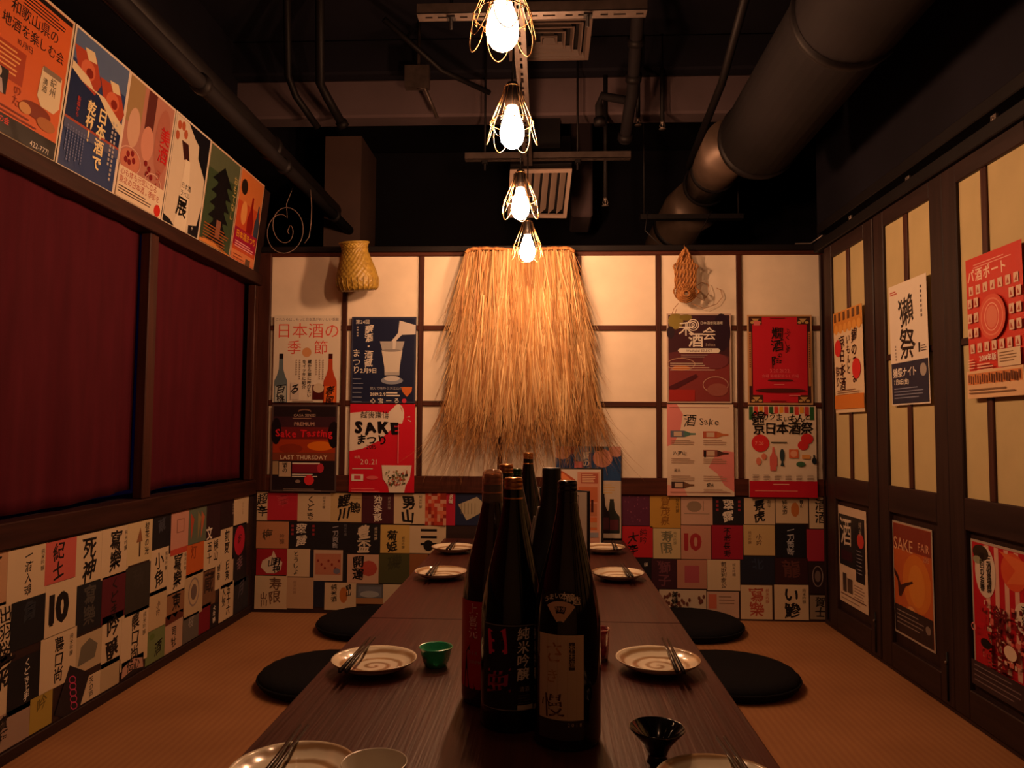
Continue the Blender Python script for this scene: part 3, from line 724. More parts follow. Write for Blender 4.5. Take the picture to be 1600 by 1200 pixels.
# ------------------------------------------------------------------ straw cape
YC = 3.245
o = empty('straw_cape', atY(815, 392, YC), 'large golden straw rain cape hanging at the centre of the back wall', 'straw cape')
TL, TR_, BL, BR = atY(728, 393, YC), atY(897, 393, YC), atY(694, 680, YC), atY(941, 680, YC)
ztop = TL.z; zbot = BL.z; rs = random.Random(3); m = MB()
def strand(x, y, z, L, dx, dy, w_, mi, curl=0):
    n = 4; vs = []; a = rs.uniform(-.9, .9); ux, uy = cos(a) * w_ / 2, sin(a) * w_ / 2
    for i in range(n + 1):
        t = i / n; k = 1 - .7 * t ** 3
        cx = x + dx * t * L + curl * t * t * L; cy = y - dy * sin(t * 2.2) * .5 ; cz = z - L * t * (1 - .04 * t * abs(dx) * 4)
        vs += [(cx - ux * k, cy - uy * k, cz), (cx + ux * k, cy + uy * k, cz)]
    m.add(vs, [(2 * i, 2 * i + 1, 2 * i + 3, 2 * i + 2) for i in range(n)], mi)
Hc = ztop - zbot
for i in range(4300):
    t = (i / 4300) ** .85; v = t * .70          # start height fraction, top rows first
    if i < 900: v = 0
    half = ((TR_.x - TL.x) / 2) * (1 - v) + ((BR.x - BL.x) / 2) * v * .97
    cx = (TL.x + TR_.x) / 2 * (1 - v) + (BL.x + BR.x) / 2 * v
    u = rs.uniform(-1, 1); x = cx + u * half
    z = ztop - v * Hc + rs.uniform(-.012, .004)
    L = rs.uniform(.14, .34) if v else rs.uniform(.25, .5)
    if z - L < zbot - .03: L = max(.12, z - zbot + rs.uniform(-.06, .05))
    slope = u * .15 + rs.gauss(0, .075)
    y = YC - .045 * (1 - u * u) * (.35 + .65 * v) - rs.uniform(0, .03) + .02 - .006 * sin(u * 23 + v * 9) - .004 * sin(u * 51 - v * 20)
    strand(x, y, z, L, slope, rs.uniform(0, .02), rs.uniform(.002, .0062), rs.choice((0, 0, 1, 2, 3)), rs.gauss(0, .05))
for i in range(520):                               # loose wisps at the hem and sides
    u = rs.uniform(-1, 1); cx = (BL.x + BR.x) / 2; half = (BR.x - BL.x) / 2
    strand(cx + u * half * 1.0, YC - .01 - rs.uniform(0, .03), zbot + rs.uniform(.03, .14), rs.uniform(.10, .27), u * .25 + rs.gauss(0, .28), .01, rs.uniform(.001, .0024), rs.choice((2, 3)), rs.gauss(0, .12))
for i in range(120):
    s = rs.choice((-1, 1)); v = rs.uniform(0, .8); xx = ((TL.x if s < 0 else TR_.x) * (1 - v) + (BL.x if s < 0 else BR.x) * v)
    strand(xx, YC - .01, ztop - v * Hc, rs.uniform(.08, .2), s * rs.uniform(.15, .5), .01, .0014, rs.choice((1, 2)), rs.gauss(0, .08))
sm = [STRAW, mat('straw_pale', '#e0c08a', .65, col2='#b88c58', vscale=(40, 40, 3)), mat('straw_brown', '#b07c44', .7, col2='#80502a', vscale=(40, 40, 3)), mat('straw_dull', '#c49458', .7, col2='#96683a', vscale=(40, 40, 3))]
m.build('straw_strands', sm, o, kind='stuff')
m = MB(); pts = []
for i in range(41):
    t = i / 40; x = TL.x + (TR_.x - TL.x) * t; z = ztop + .006 + .004 * sin(t * 9) - .014 * (max(0, abs(t - .5) - .44) / .06) ** 2
    pts.append((x, YC - .015 + .006 * sin(t * 60), z))
m.tube(pts, .007, 8); m.tube([(x, y - .004 * cos(i), z + .006 * sin(i * 1.5)) for i, (x, y, z) in enumerate(pts)], .004, 6)
m.build('woven_neck_band', STRAW_D, o)
for x, nm in ((TL.x + .03, 'l'), (TR_.x - .03, 'r')):
    m = MB(); m.tube([(x, YC - .01, ztop), (x, D - .03, ztop + .012), (x, D - .012, ztop + .018)], .003, 6); m.build('hanging_cord', STRAW_D, o)
m = MB(); bt = atY(815, 400, YC); m.add([(TL.x, YC + .012, ztop), (TR_.x, YC + .012, ztop), (BR.x - .03, YC + .012, zbot + .12), (BL.x + .03, YC + .012, zbot + .12)], [(0, 1, 2, 3)]); 
ob = m.build('backing_mat', sm[3], o); sd = ob.modifiers.new('t', 'SOLIDIFY'); sd.thickness = .006

# ------------------------------------------------------------------ fishing basket
cb = atY(560, 455, 3.20); yb_ = 3.20; zb0 = cb.z; sc = 1.0
o = empty('woven_basket', (cb.x, yb_, zb0), 'small golden woven bamboo basket hanging at the top left of the back wall', 'basket'); WL[o.name] = Vector((0, 0, 0))
prof = [(.0, .004), (.045, .001), (.072, .002), (.082, .010), (.0865, .022), (.0885, .04), (.0875, .058), (.084, .076), (.079, .094), (.073, .112), (.067, .130), (.061, .148), (.056, .164), (.0535, .176), (.0535, .186), (.0565, .196), (.0615, .205)]
dense = []
for (r0, z0), (r1_, z1) in zip(prof[3:], prof[4:]):
    for k in range(3): dense.append((r0 + (r1_ - r0) * k / 3, z0 + (z1 - z0) * k / 3))
dense.append(prof[-1])
b = MB(); b.lathe(prof[:3] + dense, (0, 0, 0), 96, wob=lambda i, k: (0 if i < 3 else .0022 * (1 if ((k // 2 + i // 2) % 2) else -1)))
bo = b.build('weave', BAMBOO, o)
b = MB()
for k in range(24):
    a = 2 * pi * k / 24; b.tube([((r + .0016) * cos(a), (r + .0016) * sin(a), z) for r, z in prof[2:7]], .0022, 5)
br = b.build('base_ribs', BAMBOO, o)
b = MB(); b.tube([(.062 * cos(2 * pi * i / 40), .062 * sin(2 * pi * i / 40), .206) for i in range(40)], .004, 8, closed=True); b.tube([(.0552 * cos(2 * pi * i / 40), .0552 * sin(2 * pi * i / 40), .181) for i in range(40)], .0025, 6, closed=True); rim = b.build('rim', BAMBOO, o)
b = MB(); b.tube([(-.055, .0, .17), (-.062, .01, .12), (-.05, .08, .19), (-.03, .105, .2)], .0028, 6); cd = b.build('hanging_cord', STRAW_D, o)
o.rotation_euler = (radians(9), radians(-4), 0)

# ------------------------------------------------------------------ straw sandal
YSD = 3.262
top = atY(1070, 388, YSD); bot = atY(1070, 477, YSD); cx = (top.x + bot.x) / 2; Hs = top.z - bot.z
o = empty('straw_sandal', (cx, YSD, bot.z), 'small braided straw sandal with loose strings, hanging above the right posters', 'sandal')
def rope(mb, pts, r, tw=1.0):
    pts = [Vector(p) for p in pts]; P2 = []
    for i in range(len(pts) - 1):
        for k in range(6): P2.append(pts[i].lerp(pts[i + 1], k / 6))
    P2.append(pts[-1])
    for s in (0, pi):
        mb.tube([p + Vector((r * .55 * cos(i * tw + s), r * .55 * sin(i * tw + s), 0)) for i, p in enumerate(P2)], r * .62, 5)
def S_(u, v, d=0): return (cx + u * .042, YSD - .012 - d, bot.z + v * Hs)
for u in (-.85, -.5, -.15, .2, .55, .88):
    m = MB(); t = abs(u); rope(m, [S_(u * .9, .25), S_(u, .45, .004), S_(u * .98, .7, .004), S_(u * .55, .86), S_(u * .1, .97)], .0065); m.build('sole_rope', STRAW_D, o)
m = MB()
for v in [.22 + .028 * k for k in range(24)]:
    hw = 1 if v < .72 else max(.15, 1 - (v - .72) * 3.1)
    m.tube([S_(-hw, v), S_(-hw * .3, v + .006, .004), S_(hw * .3, v - .004, .004), S_(hw, v)], .0028, 5)
m.build('cross_weave', STRAW_D, o)
m = MB()
for k in range(4):
    r = .038 - .008 * k; rope(m, [(cx + r * cos(a * pi / 6), YSD - .02 - .006 * k, bot.z + .045 + r * .95 * sin(a * pi / 6)) for a in range(13)], .006)
m.build('toe_coil', STRAW_D, o)
for s in (-1, 1):
    m = MB(); rope(m, [S_(s * 1.0, .72), S_(s * 1.25, .66, .012), S_(s * 1.05, .6, .004), S_(s * 1.02, .3), S_(s * 1.3, .22, .02), S_(s * .9, .12)], .0042); m.build('side_loop', STRAW_D, o)
m = MB(); rope(m, [S_(-.5, .72), S_(-.2, .9, .02), S_(0, 1.0, .005), S_(.3, .88, .02), S_(.6, .7)], .005); m.build('heel_loop', STRAW_D, o)
m = MB()
L = lambda pts: m.tube([atY(x, y, YSD + q) for x, y, q in pts], .0014, 5)
L([(1085, 462, -.01), (1100, 470, .0), (1108, 456, .02), (1106, 444, .03), (1096, 441, .03), (1088, 447, .0)])
L([(1080, 474, -.01), (1100, 482, .02), (1120, 475, .03), (1129, 464, .035), (1126, 453, .035), (1120, 450, .03)])
L([(1060, 474, -.01), (1053, 482, -.0), (1050, 490, 0), (1054, 492, .0), (1057, 483, .0)])
m.build('loose_string', STRAW_D, o)
m = MB(); m.tube([top, (top.x + .004, D - .02, top.z + .022), (top.x + .004, D - .01, top.z + .02)], .0016, 5); m.build('hanging_string', STRAW_D, o)
# ------------------------------------------------------------------ crockery on the table
TZ = .34
def plate_proto():
    t = empty('plate', (0, 0, 0))
    R = .082
    b = MB(); b.lathe([(0, .008), (.03, .008), (.052, .0095), (.068, .015), (R - .003, .0225), (R, .0245), (R + .0005, .0235), (R - .001, .021), (.066, .011), (.05, .0045), (.036, .0035), (.034, .0035)], (0, 0, 0), 56)
    b.build('dish', PLATE, t)
    b = MB(); b.lathe([(.036, .0045), (.036, 0), (.031, 0), (.031, .004)], (0, 0, 0), 40); b.build('foot_ring', RAWCLAY, t)
    return t
RZ = TZ + .0245
plates = [(585, 1027, 'swirl-glazed round plate on the left table edge, beside the green cup'),
          (1028, 1027, 'swirl-glazed round plate on the right table side, behind the black cup'),
          (689, 891, 'swirl-glazed round plate second from back wall, left side of table'),
          (965, 893, 'swirl-glazed round plate second from back wall, right side of table'),
          (708, 853, 'swirl-glazed round plate nearest the back wall, left side of table'),
          (943, 853, 'swirl-glazed round plate nearest the back wall, right side of table'),
          (457, 1197, 'swirl-glazed round plate nearest the viewer at bottom left, by the white cup'),
          (1125, 1220, 'swirl-glazed round plate nearest the viewer at bottom right, by the black cup')]
pp = plate_proto()
sticks = [((581, 996), (535, 1050)), ((1037, 992), (1070, 1064)), ((684, 879), (667, 902)), ((972, 880), (989, 906)), ((712, 844), (697, 862)), ((956, 843), (964, 862)), ((474, 1134), (415, 1215)), ((1126, 1151), (1172, 1218))]
for i, (px, py, lb) in enumerate(plates):
    c = atZ(px, py, RZ); o = pp if i == 0 else dup(pp)
    if i in (4, 5): c.y = min(c.y, 3.02)
    o.location = (c.x, c.y, TZ); o.rotation_euler = (0, 0, i * 1.3); WL[o.name] = Vector((0, 0, 0))
    tag(o, lb, 'plate', 'swirl-glazed plates')
    (ax, ay), (bx_, by_) = sticks[i]
    a = atZ(ax, ay, RZ + .004); b_ = atZ(bx_, by_, RZ + .004)
    d = (b_ - a); d.z = 0; d.normalize(); mid = (a + b_) / 2; L = .115
    # the pair lies across the plate: tips beyond the far rim, butts over the near rim
    pr = Vector((-d.y, d.x, 0)); n0 = (mid - Vector((c.x, c.y, mid.z)))
    off = n0.dot(pr); ctr = Vector((c.x, c.y, 0)) + pr * off - d * .014
    side = lb.split('plate ')[1]
    for q in (-1, 1):
        cc = ctr + pr * q * .0044
        p0 = cc - d * L + pr * q * .001; p1 = cc + d * L + pr * q * .0015
        z0 = RZ + .0035
        m = MB(); m.tube([(p0.x, p0.y, z0), (cc.x, cc.y, z0 + .0003), (p1.x, p1.y, z0 + .0006)], [.0022, .0034, .0042], 4)
        m.build('chopstick', CHOP, None, label=('left ' if q < 0 else 'right ') + 'dark chopstick of the pair across the plate ' + {0: 'by the green cup', 1: 'behind the black cup', 2: 'left, second from back wall', 3: 'right, second from back wall', 4: 'left, nearest the back wall', 5: 'right, nearest the back wall', 6: 'at bottom left', 7: 'at bottom right'}[i],
                cat='chopstick', group='chopsticks on plate %s' % side[:40], origin=(cc.x, cc.y, z0))
def cup(name, px, py, prof, material, label, foot=None, seg=40, Y=None, cat='cup'):
    c = atZ(px, py, TZ)
    o = empty(name, (c.x, c.y, TZ), label, cat)
    b = MB(); b.lathe(prof, (c.x, c.y, TZ), seg); b.build('bowl', material, o)
    if foot:
        b = MB(); b.lathe(foot, (c.x, c.y, TZ), seg, capb=True, capt=True); b.build('foot', material, o)
    return o
cup('glass_cup', 681, 1041, [(0, .005), (.017, .006), (.023, .014), (.0285, .03), (.0315, .037), (.0325, .0395), (.0335, .038), (.031, .034), (.030, .027), (.026, .012), (.021, .0012), (0, .0012)], GREENGLASS, 'small green textured glass sake cup beside the left plate', cat='cup')
cup('glass_cup', 934, 1031, [(0, .006), (.018, .006), (.0205, .02), (.022, .055), (.0235, .064), (.0245, .0635), (.0235, .055), (.022, .02), (.021, .001), (0, .001)], PINKGLASS, 'pink glass tumbler with red stripes half hidden behind the right bottle', cat='glass')
cup('sake_cup', 1027, 1190, [(0, .0145), (.006, .016), (.02, .032), (.0385, .0475), (.0395, .0482), (.0392, .046), (.022, .027), (.0155, .0165), (.0145, .012), (.0, .012)], BLACKGLAZE, 'glossy black flared sake cup near the front right plate',
    [(.0125, .0125), (.0125, .009), (.0155, .0006), (.0145, 0)])
cup('sake_cup', 584, 1250, [(0, .007), (.02, .009), (.034, .025), (.0405, .046), (.0412, .0475), (.0418, .046), (.036, .024), (.022, .006), (.018, .0045), (0, .0045)], WHITEGLAZE, 'plain white sake cup at the bottom edge beside the left plate',
    [(.018, .006), (.018, .0), (.015, 0)])

# ------------------------------------------------------------------ bottles
BODY = [(0, .004), (.02, .0005), (.046, .001), (.050, .004), (.0512, .012), (.0512, .170), (.0502, .186), (.0478, .203), (.0445, .221), (.0400, .243), (.0345, .265), (.0288, .289), (.0232, .313), (.0188, .335), (.0165, .350), (.0155, .362), (.0152, .372)]
def arc_label(b, c, r, z0, z1, a0, a1, m=0, n=24, col=None):
    vs = []; fs = []
    for k in range(n + 1):
        a = a0 + (a1 - a0) * k / n
        for z in (z0, z1): vs.append((c[0] + r * sin(a), c[1] - r * cos(a), c[2] + z))
    for k in range(n): fs.append((2 * k, 2 * k + 2, 2 * k + 3, 2 * k + 1))
    b.add(vs, fs, m, True, col)
def arc_text(b, c, r, a, z, size, chs, col, bold=.01, brush=.5, vertical=True, sp=1.0, rfun=None):
    ph = random.uniform(0, 6)
    for k, ch in enumerate(chs):
        vs, fs, x0, x1, y0, y1 = glyph(ch, bold)
        if not vs: continue
        gx = (x0 + x1) / 2; o = []
        for vx, vy in vs:
            x = (vx - gx) * size; y = (vy - .36) * size
            x += brush * .05 * size * sin(5 * y / size + ph); y += brush * .1 * x
            if vertical: zz = z - k * size * sp + y; aa = a + x / r
            else: zz = z + y; aa = a + (x + k * size * sp) / r
            rr = r if rfun is None else rfun(zz)
            o.append((c[0] + rr * sin(aa), c[1] - rr * cos(aa), c[2] + zz))
        b.add(o, list(fs), 0, True, lin(col))
        if bold > .012:
            for kk in (-1, 1): b.add([(x + kk * size * bold * .8, y, z + kk * size * bold * .5) for x, y, z in o], list(fs), 0, True, lin(col))
def bottle(px, py, label, glass, cap='gold', s=1.0, c=None, capk=None, name='sake_bottle', group=None):
    c = atZ(px, py, TZ) if c is None else Vector(c)
    o = empty(name, (c.x, c.y, TZ), label, 'bottle', group)
    cc = (c.x, c.y, TZ)
    b = MB(); b.lathe([(r * s, z * s) for r, z in BODY], cc, 48); b.build('glass_body', glass, o)
    cm = {'gold': GOLD, 'black': BLACKCAP, 'green': GREENCAP}[cap]
    b = MB(); b.lathe([(r * s, z * s) for r, z in ((.0152, .350), (.0160, .351), (.0160, .3585), (.0148, .3595), (.0148, .3665), (.0152, .3675), (.0152, .374), (.0146, .3748), (.0152, .3756), (.0152, .3815), (.0146, .3823), (.0152, .383), (.0150, .3885), (.0135, .3905), (.0, .3908))], cc, 40)
    b.build('cap', cm, o)
    return o, cc
b1, c1 = bottle(886, 1154.5, 'tall brown sake bottle, black cap, pale label, front right of three', BROWNGLASS, 'black')
R1 = .0517
b = MB(); arc_label(b, c1, R1, .030, .168, -.93, .46, col=lin('#d8bc9c'))
arc_label(b, c1, R1 + .0001, .018, .046, -.93, .46, col=lin('#3c2c2c'))
for a in (-.62, -.32, -.02, .24): arc_label(b, c1, R1 + .0002, .048, .168, a, a + .012, col=lin('#c4a484'), n=2)
arc_text(b, c1, R1 + .0003, -.42, .142, .034, 'さ', '#b87838', .005, 1)
arc_text(b, c1, R1 + .0003, -.48, .108, .022, 'き', '#c08848', 0, 1)
arc_text(b, c1, R1 + .0003, -.46, .066, .036, '慢', '#5a2c14', .012, 1)
arc_label(b, c1, R1 + .0002, .118, .158, .02, .19, col=lin('#4a3a2c'), n=6)
arc_text(b, c1, R1 + .0004, .105, .150, .0115, '本生造', '#c8a878', 0, 0)
arc_text(b, c1, R1 + .0004, .02, .040, .0075, '2018', '#c8b098', 0, 0, False, .8)
b.build('front_label', PRINT_L, b1, label='pale wrap-around label with brown brush writing')
def rad(z):
    for (r0, z0), (r1_, z1) in zip(BODY, BODY[1:]):
        if z0 <= z <= z1 and z1 > z0: return r0 + (r1_ - r0) * (z - z0) / (z1 - z0) + .0005
    return .0517
# curved shoulder label
b = MB(); n = 20
def fan(a0, a1, z0, z1, col, dr):
    vs = []; fs = []
    for k in range(n + 1):
        t = k / n; a = a0 + (a1 - a0) * t; bow = .012 * (1 - (2 * t - 1) ** 2)
        for j in range(4):
            z = z0 + (z1 - z0) * j / 3 + bow; rr = rad(z) + dr
            vs.append((c1[0] + rr * sin(a), c1[1] - rr * cos(a), c1[2] + z))
    for k in range(n):
        for j in range(3): i0 = k * 4 + j; fs.append((i0, i0 + 4, i0 + 5, i0 + 1))
    b.add(vs, fs, 0, True, lin(col))
def sector(t0, t1, R0, R1, col, dr, a0=-.24, zc=.180):
    vs = []; fs = []; nr = 5
    for k in range(n + 1):
        th = t0 + (t1 - t0) * k / n
        for j in range(nr):
            R = R0 + (R1 - R0) * j / (nr - 1); z = zc + R * cos(th); rr = rad(z) + dr + .0004; a = a0 + R * sin(th) / rr
            vs.append((c1[0] + rr * sin(a), c1[1] - rr * cos(a), c1[2] + z))
    for k in range(n):
        for j in range(nr - 1): i0 = k * nr + j; fs.append((i0, i0 + nr, i0 + nr + 1, i0 + 1))
    b.add(vs, fs, 0, True, lin(col))
sector(-.68, .68, .036, .052, '#1c1210', 0); sector(-.66, .66, .008, .036, '#d8ac8c', .0001); sector(-.32, .32, .019, .029, '#2a1c18', .0003)
arc_text(b, c1, .0437, -.32, .205, .008, '特別', '#d8ac8c', 0, 0, False, 1, rfun=lambda z: rad(z) + .0012)
for k, chh in enumerate('うまい本醸造'):
    th = -.56 + k * .225; R = .0435; z = .180 + R * cos(th)
    arc_text(b, c1, .043, -.24 + R * sin(th) / rad(z), z, .009 if k < 3 else .0125, chh, '#e8d4b8', .013, 0, False, 1, rfun=lambda z: rad(z) + .001)
b.build('shoulder_label', PRINT_L, b1, label='curved black and tan shoulder label')

b2, c2 = bottle(800, 1128, 'tall black sake bottle with gold cap, black label and pink characters', BLACKGLASS, 'gold')
b = MB(); arc_label(b, c2, R1, .035, .166, -1.0, .9, col=lin('#1c181e'))
for z in (.164, .036): arc_label(b, c2, R1 + .0001, z, z + .0012, -1.0, .9, col=lin('#8a8078'))
arc_text(b, c2, R1 + .0003, -.43, .140, .045, '日', '#e03058', .03, 1)
arc_text(b, c2, R1 + .0003, -.40, .080, .043, '亜', '#a82848', .03, 1)
arc_text(b, c2, R1 + .0003, .38, .152, .0205, '純米吟醸', '#f0e0d0', .02, .6)
arc_text(b, c2, R1 + .0003, .34, .068, .0085, '清酒', '#b0a090', 0, 0, False)
arc_label(b, c2, R1 + .0002, .037, .044, .2, .7, col=lin('#cbbba8'), n=6)
for k in range(4): arc_label(b, c2, R1 + .0002, .058 - k * .004, .0592 - k * .004, .22, .62, col=lin('#5a4a48'), n=4)
b.build('front_label', PRINT_L, b2, label='black label with pink and white brush characters')
b3, c3 = bottle(767, 1091, 'tall maroon sake bottle under a clear plastic cap, leftmost of three', PURPLEGLASS, 'gold')
b = MB(); b.lathe([(.0185, .340), (.0185, .383), (.0175, .392), (.013, .3975), (0, .3985), (0, .3975), (.0125, .3965), (.0168, .3915), (.0177, .383), (.0177, .340)], c3, 40); b.build('overcap', CLEARCAP, b3)
b = MB(); arc_label(b, c3, R1, .030, .176, -1.35, .3, col=lin('#c02438'))
zz = []; b.add([(c3[0] + (R1 + .0002) * sin(a), c3[1] - (R1 + .0002) * cos(a), TZ + z) for a, z in ((-1.0, .03), (-.75, .03), (-.5, .03), (-.2, .03), (.1, .03), (.1, .165), (-.2, .15), (-.45, .135), (-.55, .12), (-.75, .1), (-.9, .09))], [tuple(range(11))], 0, True, lin('#1a1216'))
arc_text(b, c3, R1 + .0004, -.58, .163, .02, '上喜元', '#f0c8c0', .01, .6)
arc_text(b, c3, R1 + .0004, -.72, .09, .009, 'AIR', '#b09080', 0, 0, False, .8)
arc_text(b, c3, R1 + .0004, -.72, .075, .008, 'JUNMAI', '#b09080', 0, 0, False, .7)
b.build('front_label', PRINT_L, b3, label='crimson and black label with pale characters')
def behind(pxtop, pytop, hh, r, label, glass, cap, s=1.0):
    """bottle whose cap top shows at a given pixel: find its place from its height"""
    p = atZ(pxtop, pytop, TZ + hh)
    return bottle(0, 0, label, glass, cap, s, (p.x, p.y, TZ))
def behindY(px, py, Y, label, glass, cap):
    p = atY(px, py, Y); s = (p.z - TZ) / .3908
    return bottle(0, 0, label, glass, cap, s, (p.x, Y, TZ))
b4, c4 = behindY(791, 725, 1.66, 'sake bottle with gold cap showing behind the clear-capped bottle', BROWNGLASS, 'gold')
b5, c5 = behindY(808, 732, 2.12, 'small bottle with green cap behind the gold-capped bottles', BLACKGLASS, 'green')
b6, c6 = behindY(825.5, 707, 2.36, 'black sake bottle with gold cap standing alone farthest back', BLACKGLASS, 'gold')
# wrapped bottle with a cord
p = atY(862, 731, 1.33); c7 = (p.x, 1.33, TZ); s7 = (p.z - TZ) / .392
b7 = empty('wrapped_bottle', c7, 'sake bottle wrapped in dark navy with a cord on its neck', 'bottle')
b = MB(); b.lathe([(r * s7 * 1.04, z * s7) for r, z in BODY[:-2]] + [(.0165 * s7, .362 * s7), (.0150 * s7, .37 * s7), (.0150 * s7, .385 * s7)], c7, 40); b.build('wrapped_body', NAVYWRAP, b7)
b = MB(); b.lathe([(.0160 * s7, .352 * s7), (.0160 * s7, .390 * s7), (.0152 * s7, .392 * s7), (0, .392 * s7)], c7, 32); b.build('cap', NAVYWRAP, b7)
b = MB(); pts = []
for k in range(17):
    t = k / 16; z = .335 - .085 * t; a = -1.25 - .1 * sin(t * 6)
    pts.append((c7[0] + (rad(z) * s7 + .003) * sin(a), c7[1] - (rad(z) * s7 + .003) * cos(a), TZ + z))
b.tube(pts, .0022, 6); b.tube([(x - .004, y, z) for x, y, z in pts[3:]], .0014, 6)
b.build('neck_cord', mat('pale_cord', '#a89890', .6), b7, label='pale cord hanging from the neck')

# ------------------------------------------------------------------ menu folders standing on the table
PAGE_T = .0009
def menu(p0, p1, label, draw, Y, wid=None):
    """a hard black folder stood half open: page face to the viewer, its other leaf swung back"""
    a = atY(*p0, Y); b_ = atY(*p1, Y); x0, x1 = a.x, b_.x; z1 = a.z
    w_ = wid or (x1 - x0); x0 = x1 - w_
    o = empty('menu_folder', ((x0 + x1) / 2, Y, TZ), label, 'menu', 'menu folders standing on the table')
    bx('cover', x0 - .004, x1 + .006, Y, Y + .004, TZ, z1 + .004, MENUBLK, o, .001)
    m = MB(); dx, dy = (x1 - x0) * .92, .06
    m.add([(x1 + .006, Y, TZ), (x1 + .010, Y, TZ), (x1 + .010 - dx * .55, Y + dy, TZ), (x1 + .006 - dx * .55, Y + dy, TZ)] + [(x1 + .006, Y, z1 + .004), (x1 + .010, Y, z1 + .004), (x1 + .010 - dx * .55, Y + dy, z1 + .004), (x1 + .006 - dx * .55, Y + dy, z1 + .004)],
        [(3, 2, 1, 0), (4, 5, 6, 7), (0, 1, 5, 4), (1, 2, 6, 5), (2, 3, 7, 6), (3, 0, 4, 7)]); m.build('back_cover', MENUBLK, o)
    s = Sheet((x0, Y - .0006, z1), (1, 0, 0), (0, 0, -1), w_, z1 - TZ - .003, '#cbbcae')
    draw(s); s.b.build('page', PRINT, o)
def draw1(s):
    H_ = s.H
    s.poly([(.05, .1), (.22, .03), (.48, .2), (.5, .42), (.38, .33), (.2, .3)], '#b05030'); s.poly([(.14, .12), (.24, .07), (.42, .22), (.3, .26)], '#d88050')
    s.r(.53, .05, .44, H_ - .1, '#c89078'); s.r(.6, .08, .34, .2, '#a85844'); s.r(.55, .35, .38, .3, '#b86844'); s.r(.62, .68, .3, .25, '#b07050'); s.r(.62, .95, .3, .25, '#c06a40')
    s.r(.8, .6, .05, .25, '#401818'); s.e(.68, .66, .07, .035, '#502020')
    s.lines(.62, .1, .28, 5, .035, .012, '#e0c0a0'); s.r(.6, 1.05, .32, .1, '#b08868'); s.r(.55, 1.25, .4, .1, '#8a8890')
def draw2(s):
    s.r(.06, .08, .74, s.H - .1, '#201818'); s.r(.08, .1, .7, s.H - .14, '#cbbcae'); s.r(.64, .1, .04, s.H - .14, '#8a7068'); s.r(.1, .2, .3, s.H - .4, '#b06858'); s.r(.44, .2, .05, s.H - .4, '#7a4038')
def draw3(s):
    s.poly([(.5, .2), (.75, .3), (.95, .55), (.85, .85), (.55, .8), (.4, .5)], '#a85848'); s.e(.75, .66, .14, .1, '#8a3028'); s.r(.35, 1.0, .6, .4, '#a06a58'); s.r(.1, .1, .25, 1.1, '#b89080')
menu((872, 733), (939, 733), 'tall open menu folder with food pictures, on the right by the back wall', draw1, 3.05, .20)
menu((896, 769), (917, 769), 'shorter menu folder with a bordered page behind the right bottle', draw2, 2.35, .12)
menu((820, 763), (843, 763), 'menu folder with a pink picture between the bottles', draw3, 2.46, .16)
# ------------------------------------------------------------------ posters
W, K, R_, CR = '#ded6c8', '#141010', '#c41c2c', '#ded0b4'
XQ = XL + .0025
LN = .042
# six posters over the curtains
s = on_left((20, -48), (83, 259), '#c85c2c', XQ, LN, brd='#d8c4a8'); s2 = s
zt_, zb_ = 1.875, 1.4955
edges = [atX(83, 259, XL).y, atX(174, 305, XL).y, atX(249, 345, XL).y, atX(307, 376, XL).y, atX(357, 401, XL).y, atX(394, 426, XL).y]
wf = edges[1] - edges[0]
edges = [edges[0] - .27] + edges
def lsheet(k, bg, **kw):
    y0, y1 = edges[k], edges[k + 1]; h = math.hypot(zt_ - zb_, LN)
    return Sheet((XQ + .0015 * (k % 2) + LN, y0 + .001, zt_), (0, 1, 0), (-LN, 0, zb_ - zt_), y1 - y0 - .002, h, bg, **kw)
s = lsheet(0, '#cc6230', brd='#d0bca0'); Hh = s.H
s.r(.03, .03, .94, .045, K); s.lines(.3, .1, .6, 4, .03, .012, K)
s.t(.16, .28, .13, '和歌山県の', K, .008); s.t(.08, .43, .12, '地酒を楽しむ会', K, .008); s.t(.3, .55, .07, '10月1日', '#502018')
s.r(.05, .62, .38, .3, '#a03c1c'); s.lines(.08, .65, .3, 6, .04, .015, '#e0a060'); s.poly([(.65, .62), (.93, .62), (.95, .9), (.88, .98), (.7, .98), (.63, .9)], '#d8c8a8'); s.r(.66, .6, .26, .05, '#807060')
s.v(.82, .66, .09, '紀州', K, .01); s.v(.71, .7, .07, '清酒', K, .01); s.r(.03, .85, .22, .22, '#1c1418'); s.e(.12, .9, .05, .05, '#c8b8a8'); s.poly([(.05, 1.07), (.1, .95), (.18, .95), (.22, 1.07)], '#b0a0a0')
s.v(.38, .92, .1, 'のた', '#8a2c10', 0, 1); s.e(.65, 1.05, .2, .07, '#7c3018'); s.e(.8, 1.12, .13, .06, '#a86838'); s.e(.5, 1.08, .08, .05, '#c89058'); s.lines(.1, 1.16, .6, 2, .04, .015, '#7c2c14')
s.r(.03, Hh - .19, .94, .165, '#1c1410'); s.t(.62, Hh - .07, .07, '422-7771', W); s.t(.06, Hh - .14, .07, '地酒の会', '#c83020', .02)
s.done('poster', 'orange poster with black Japanese heading, leftmost of six over the curtains', 'poster', 'posters above the curtains')
s = lsheet(1, '#2a3c6c', brd='#d8cab8'); Hh = s.H
s.r(.025, .025, .95, .3, '#56688c'); s.poly([(.025, .45), (.3, .42), (.6, .52), (.975, .7), (.975, 1.0), (.025, .95)], '#17264e')
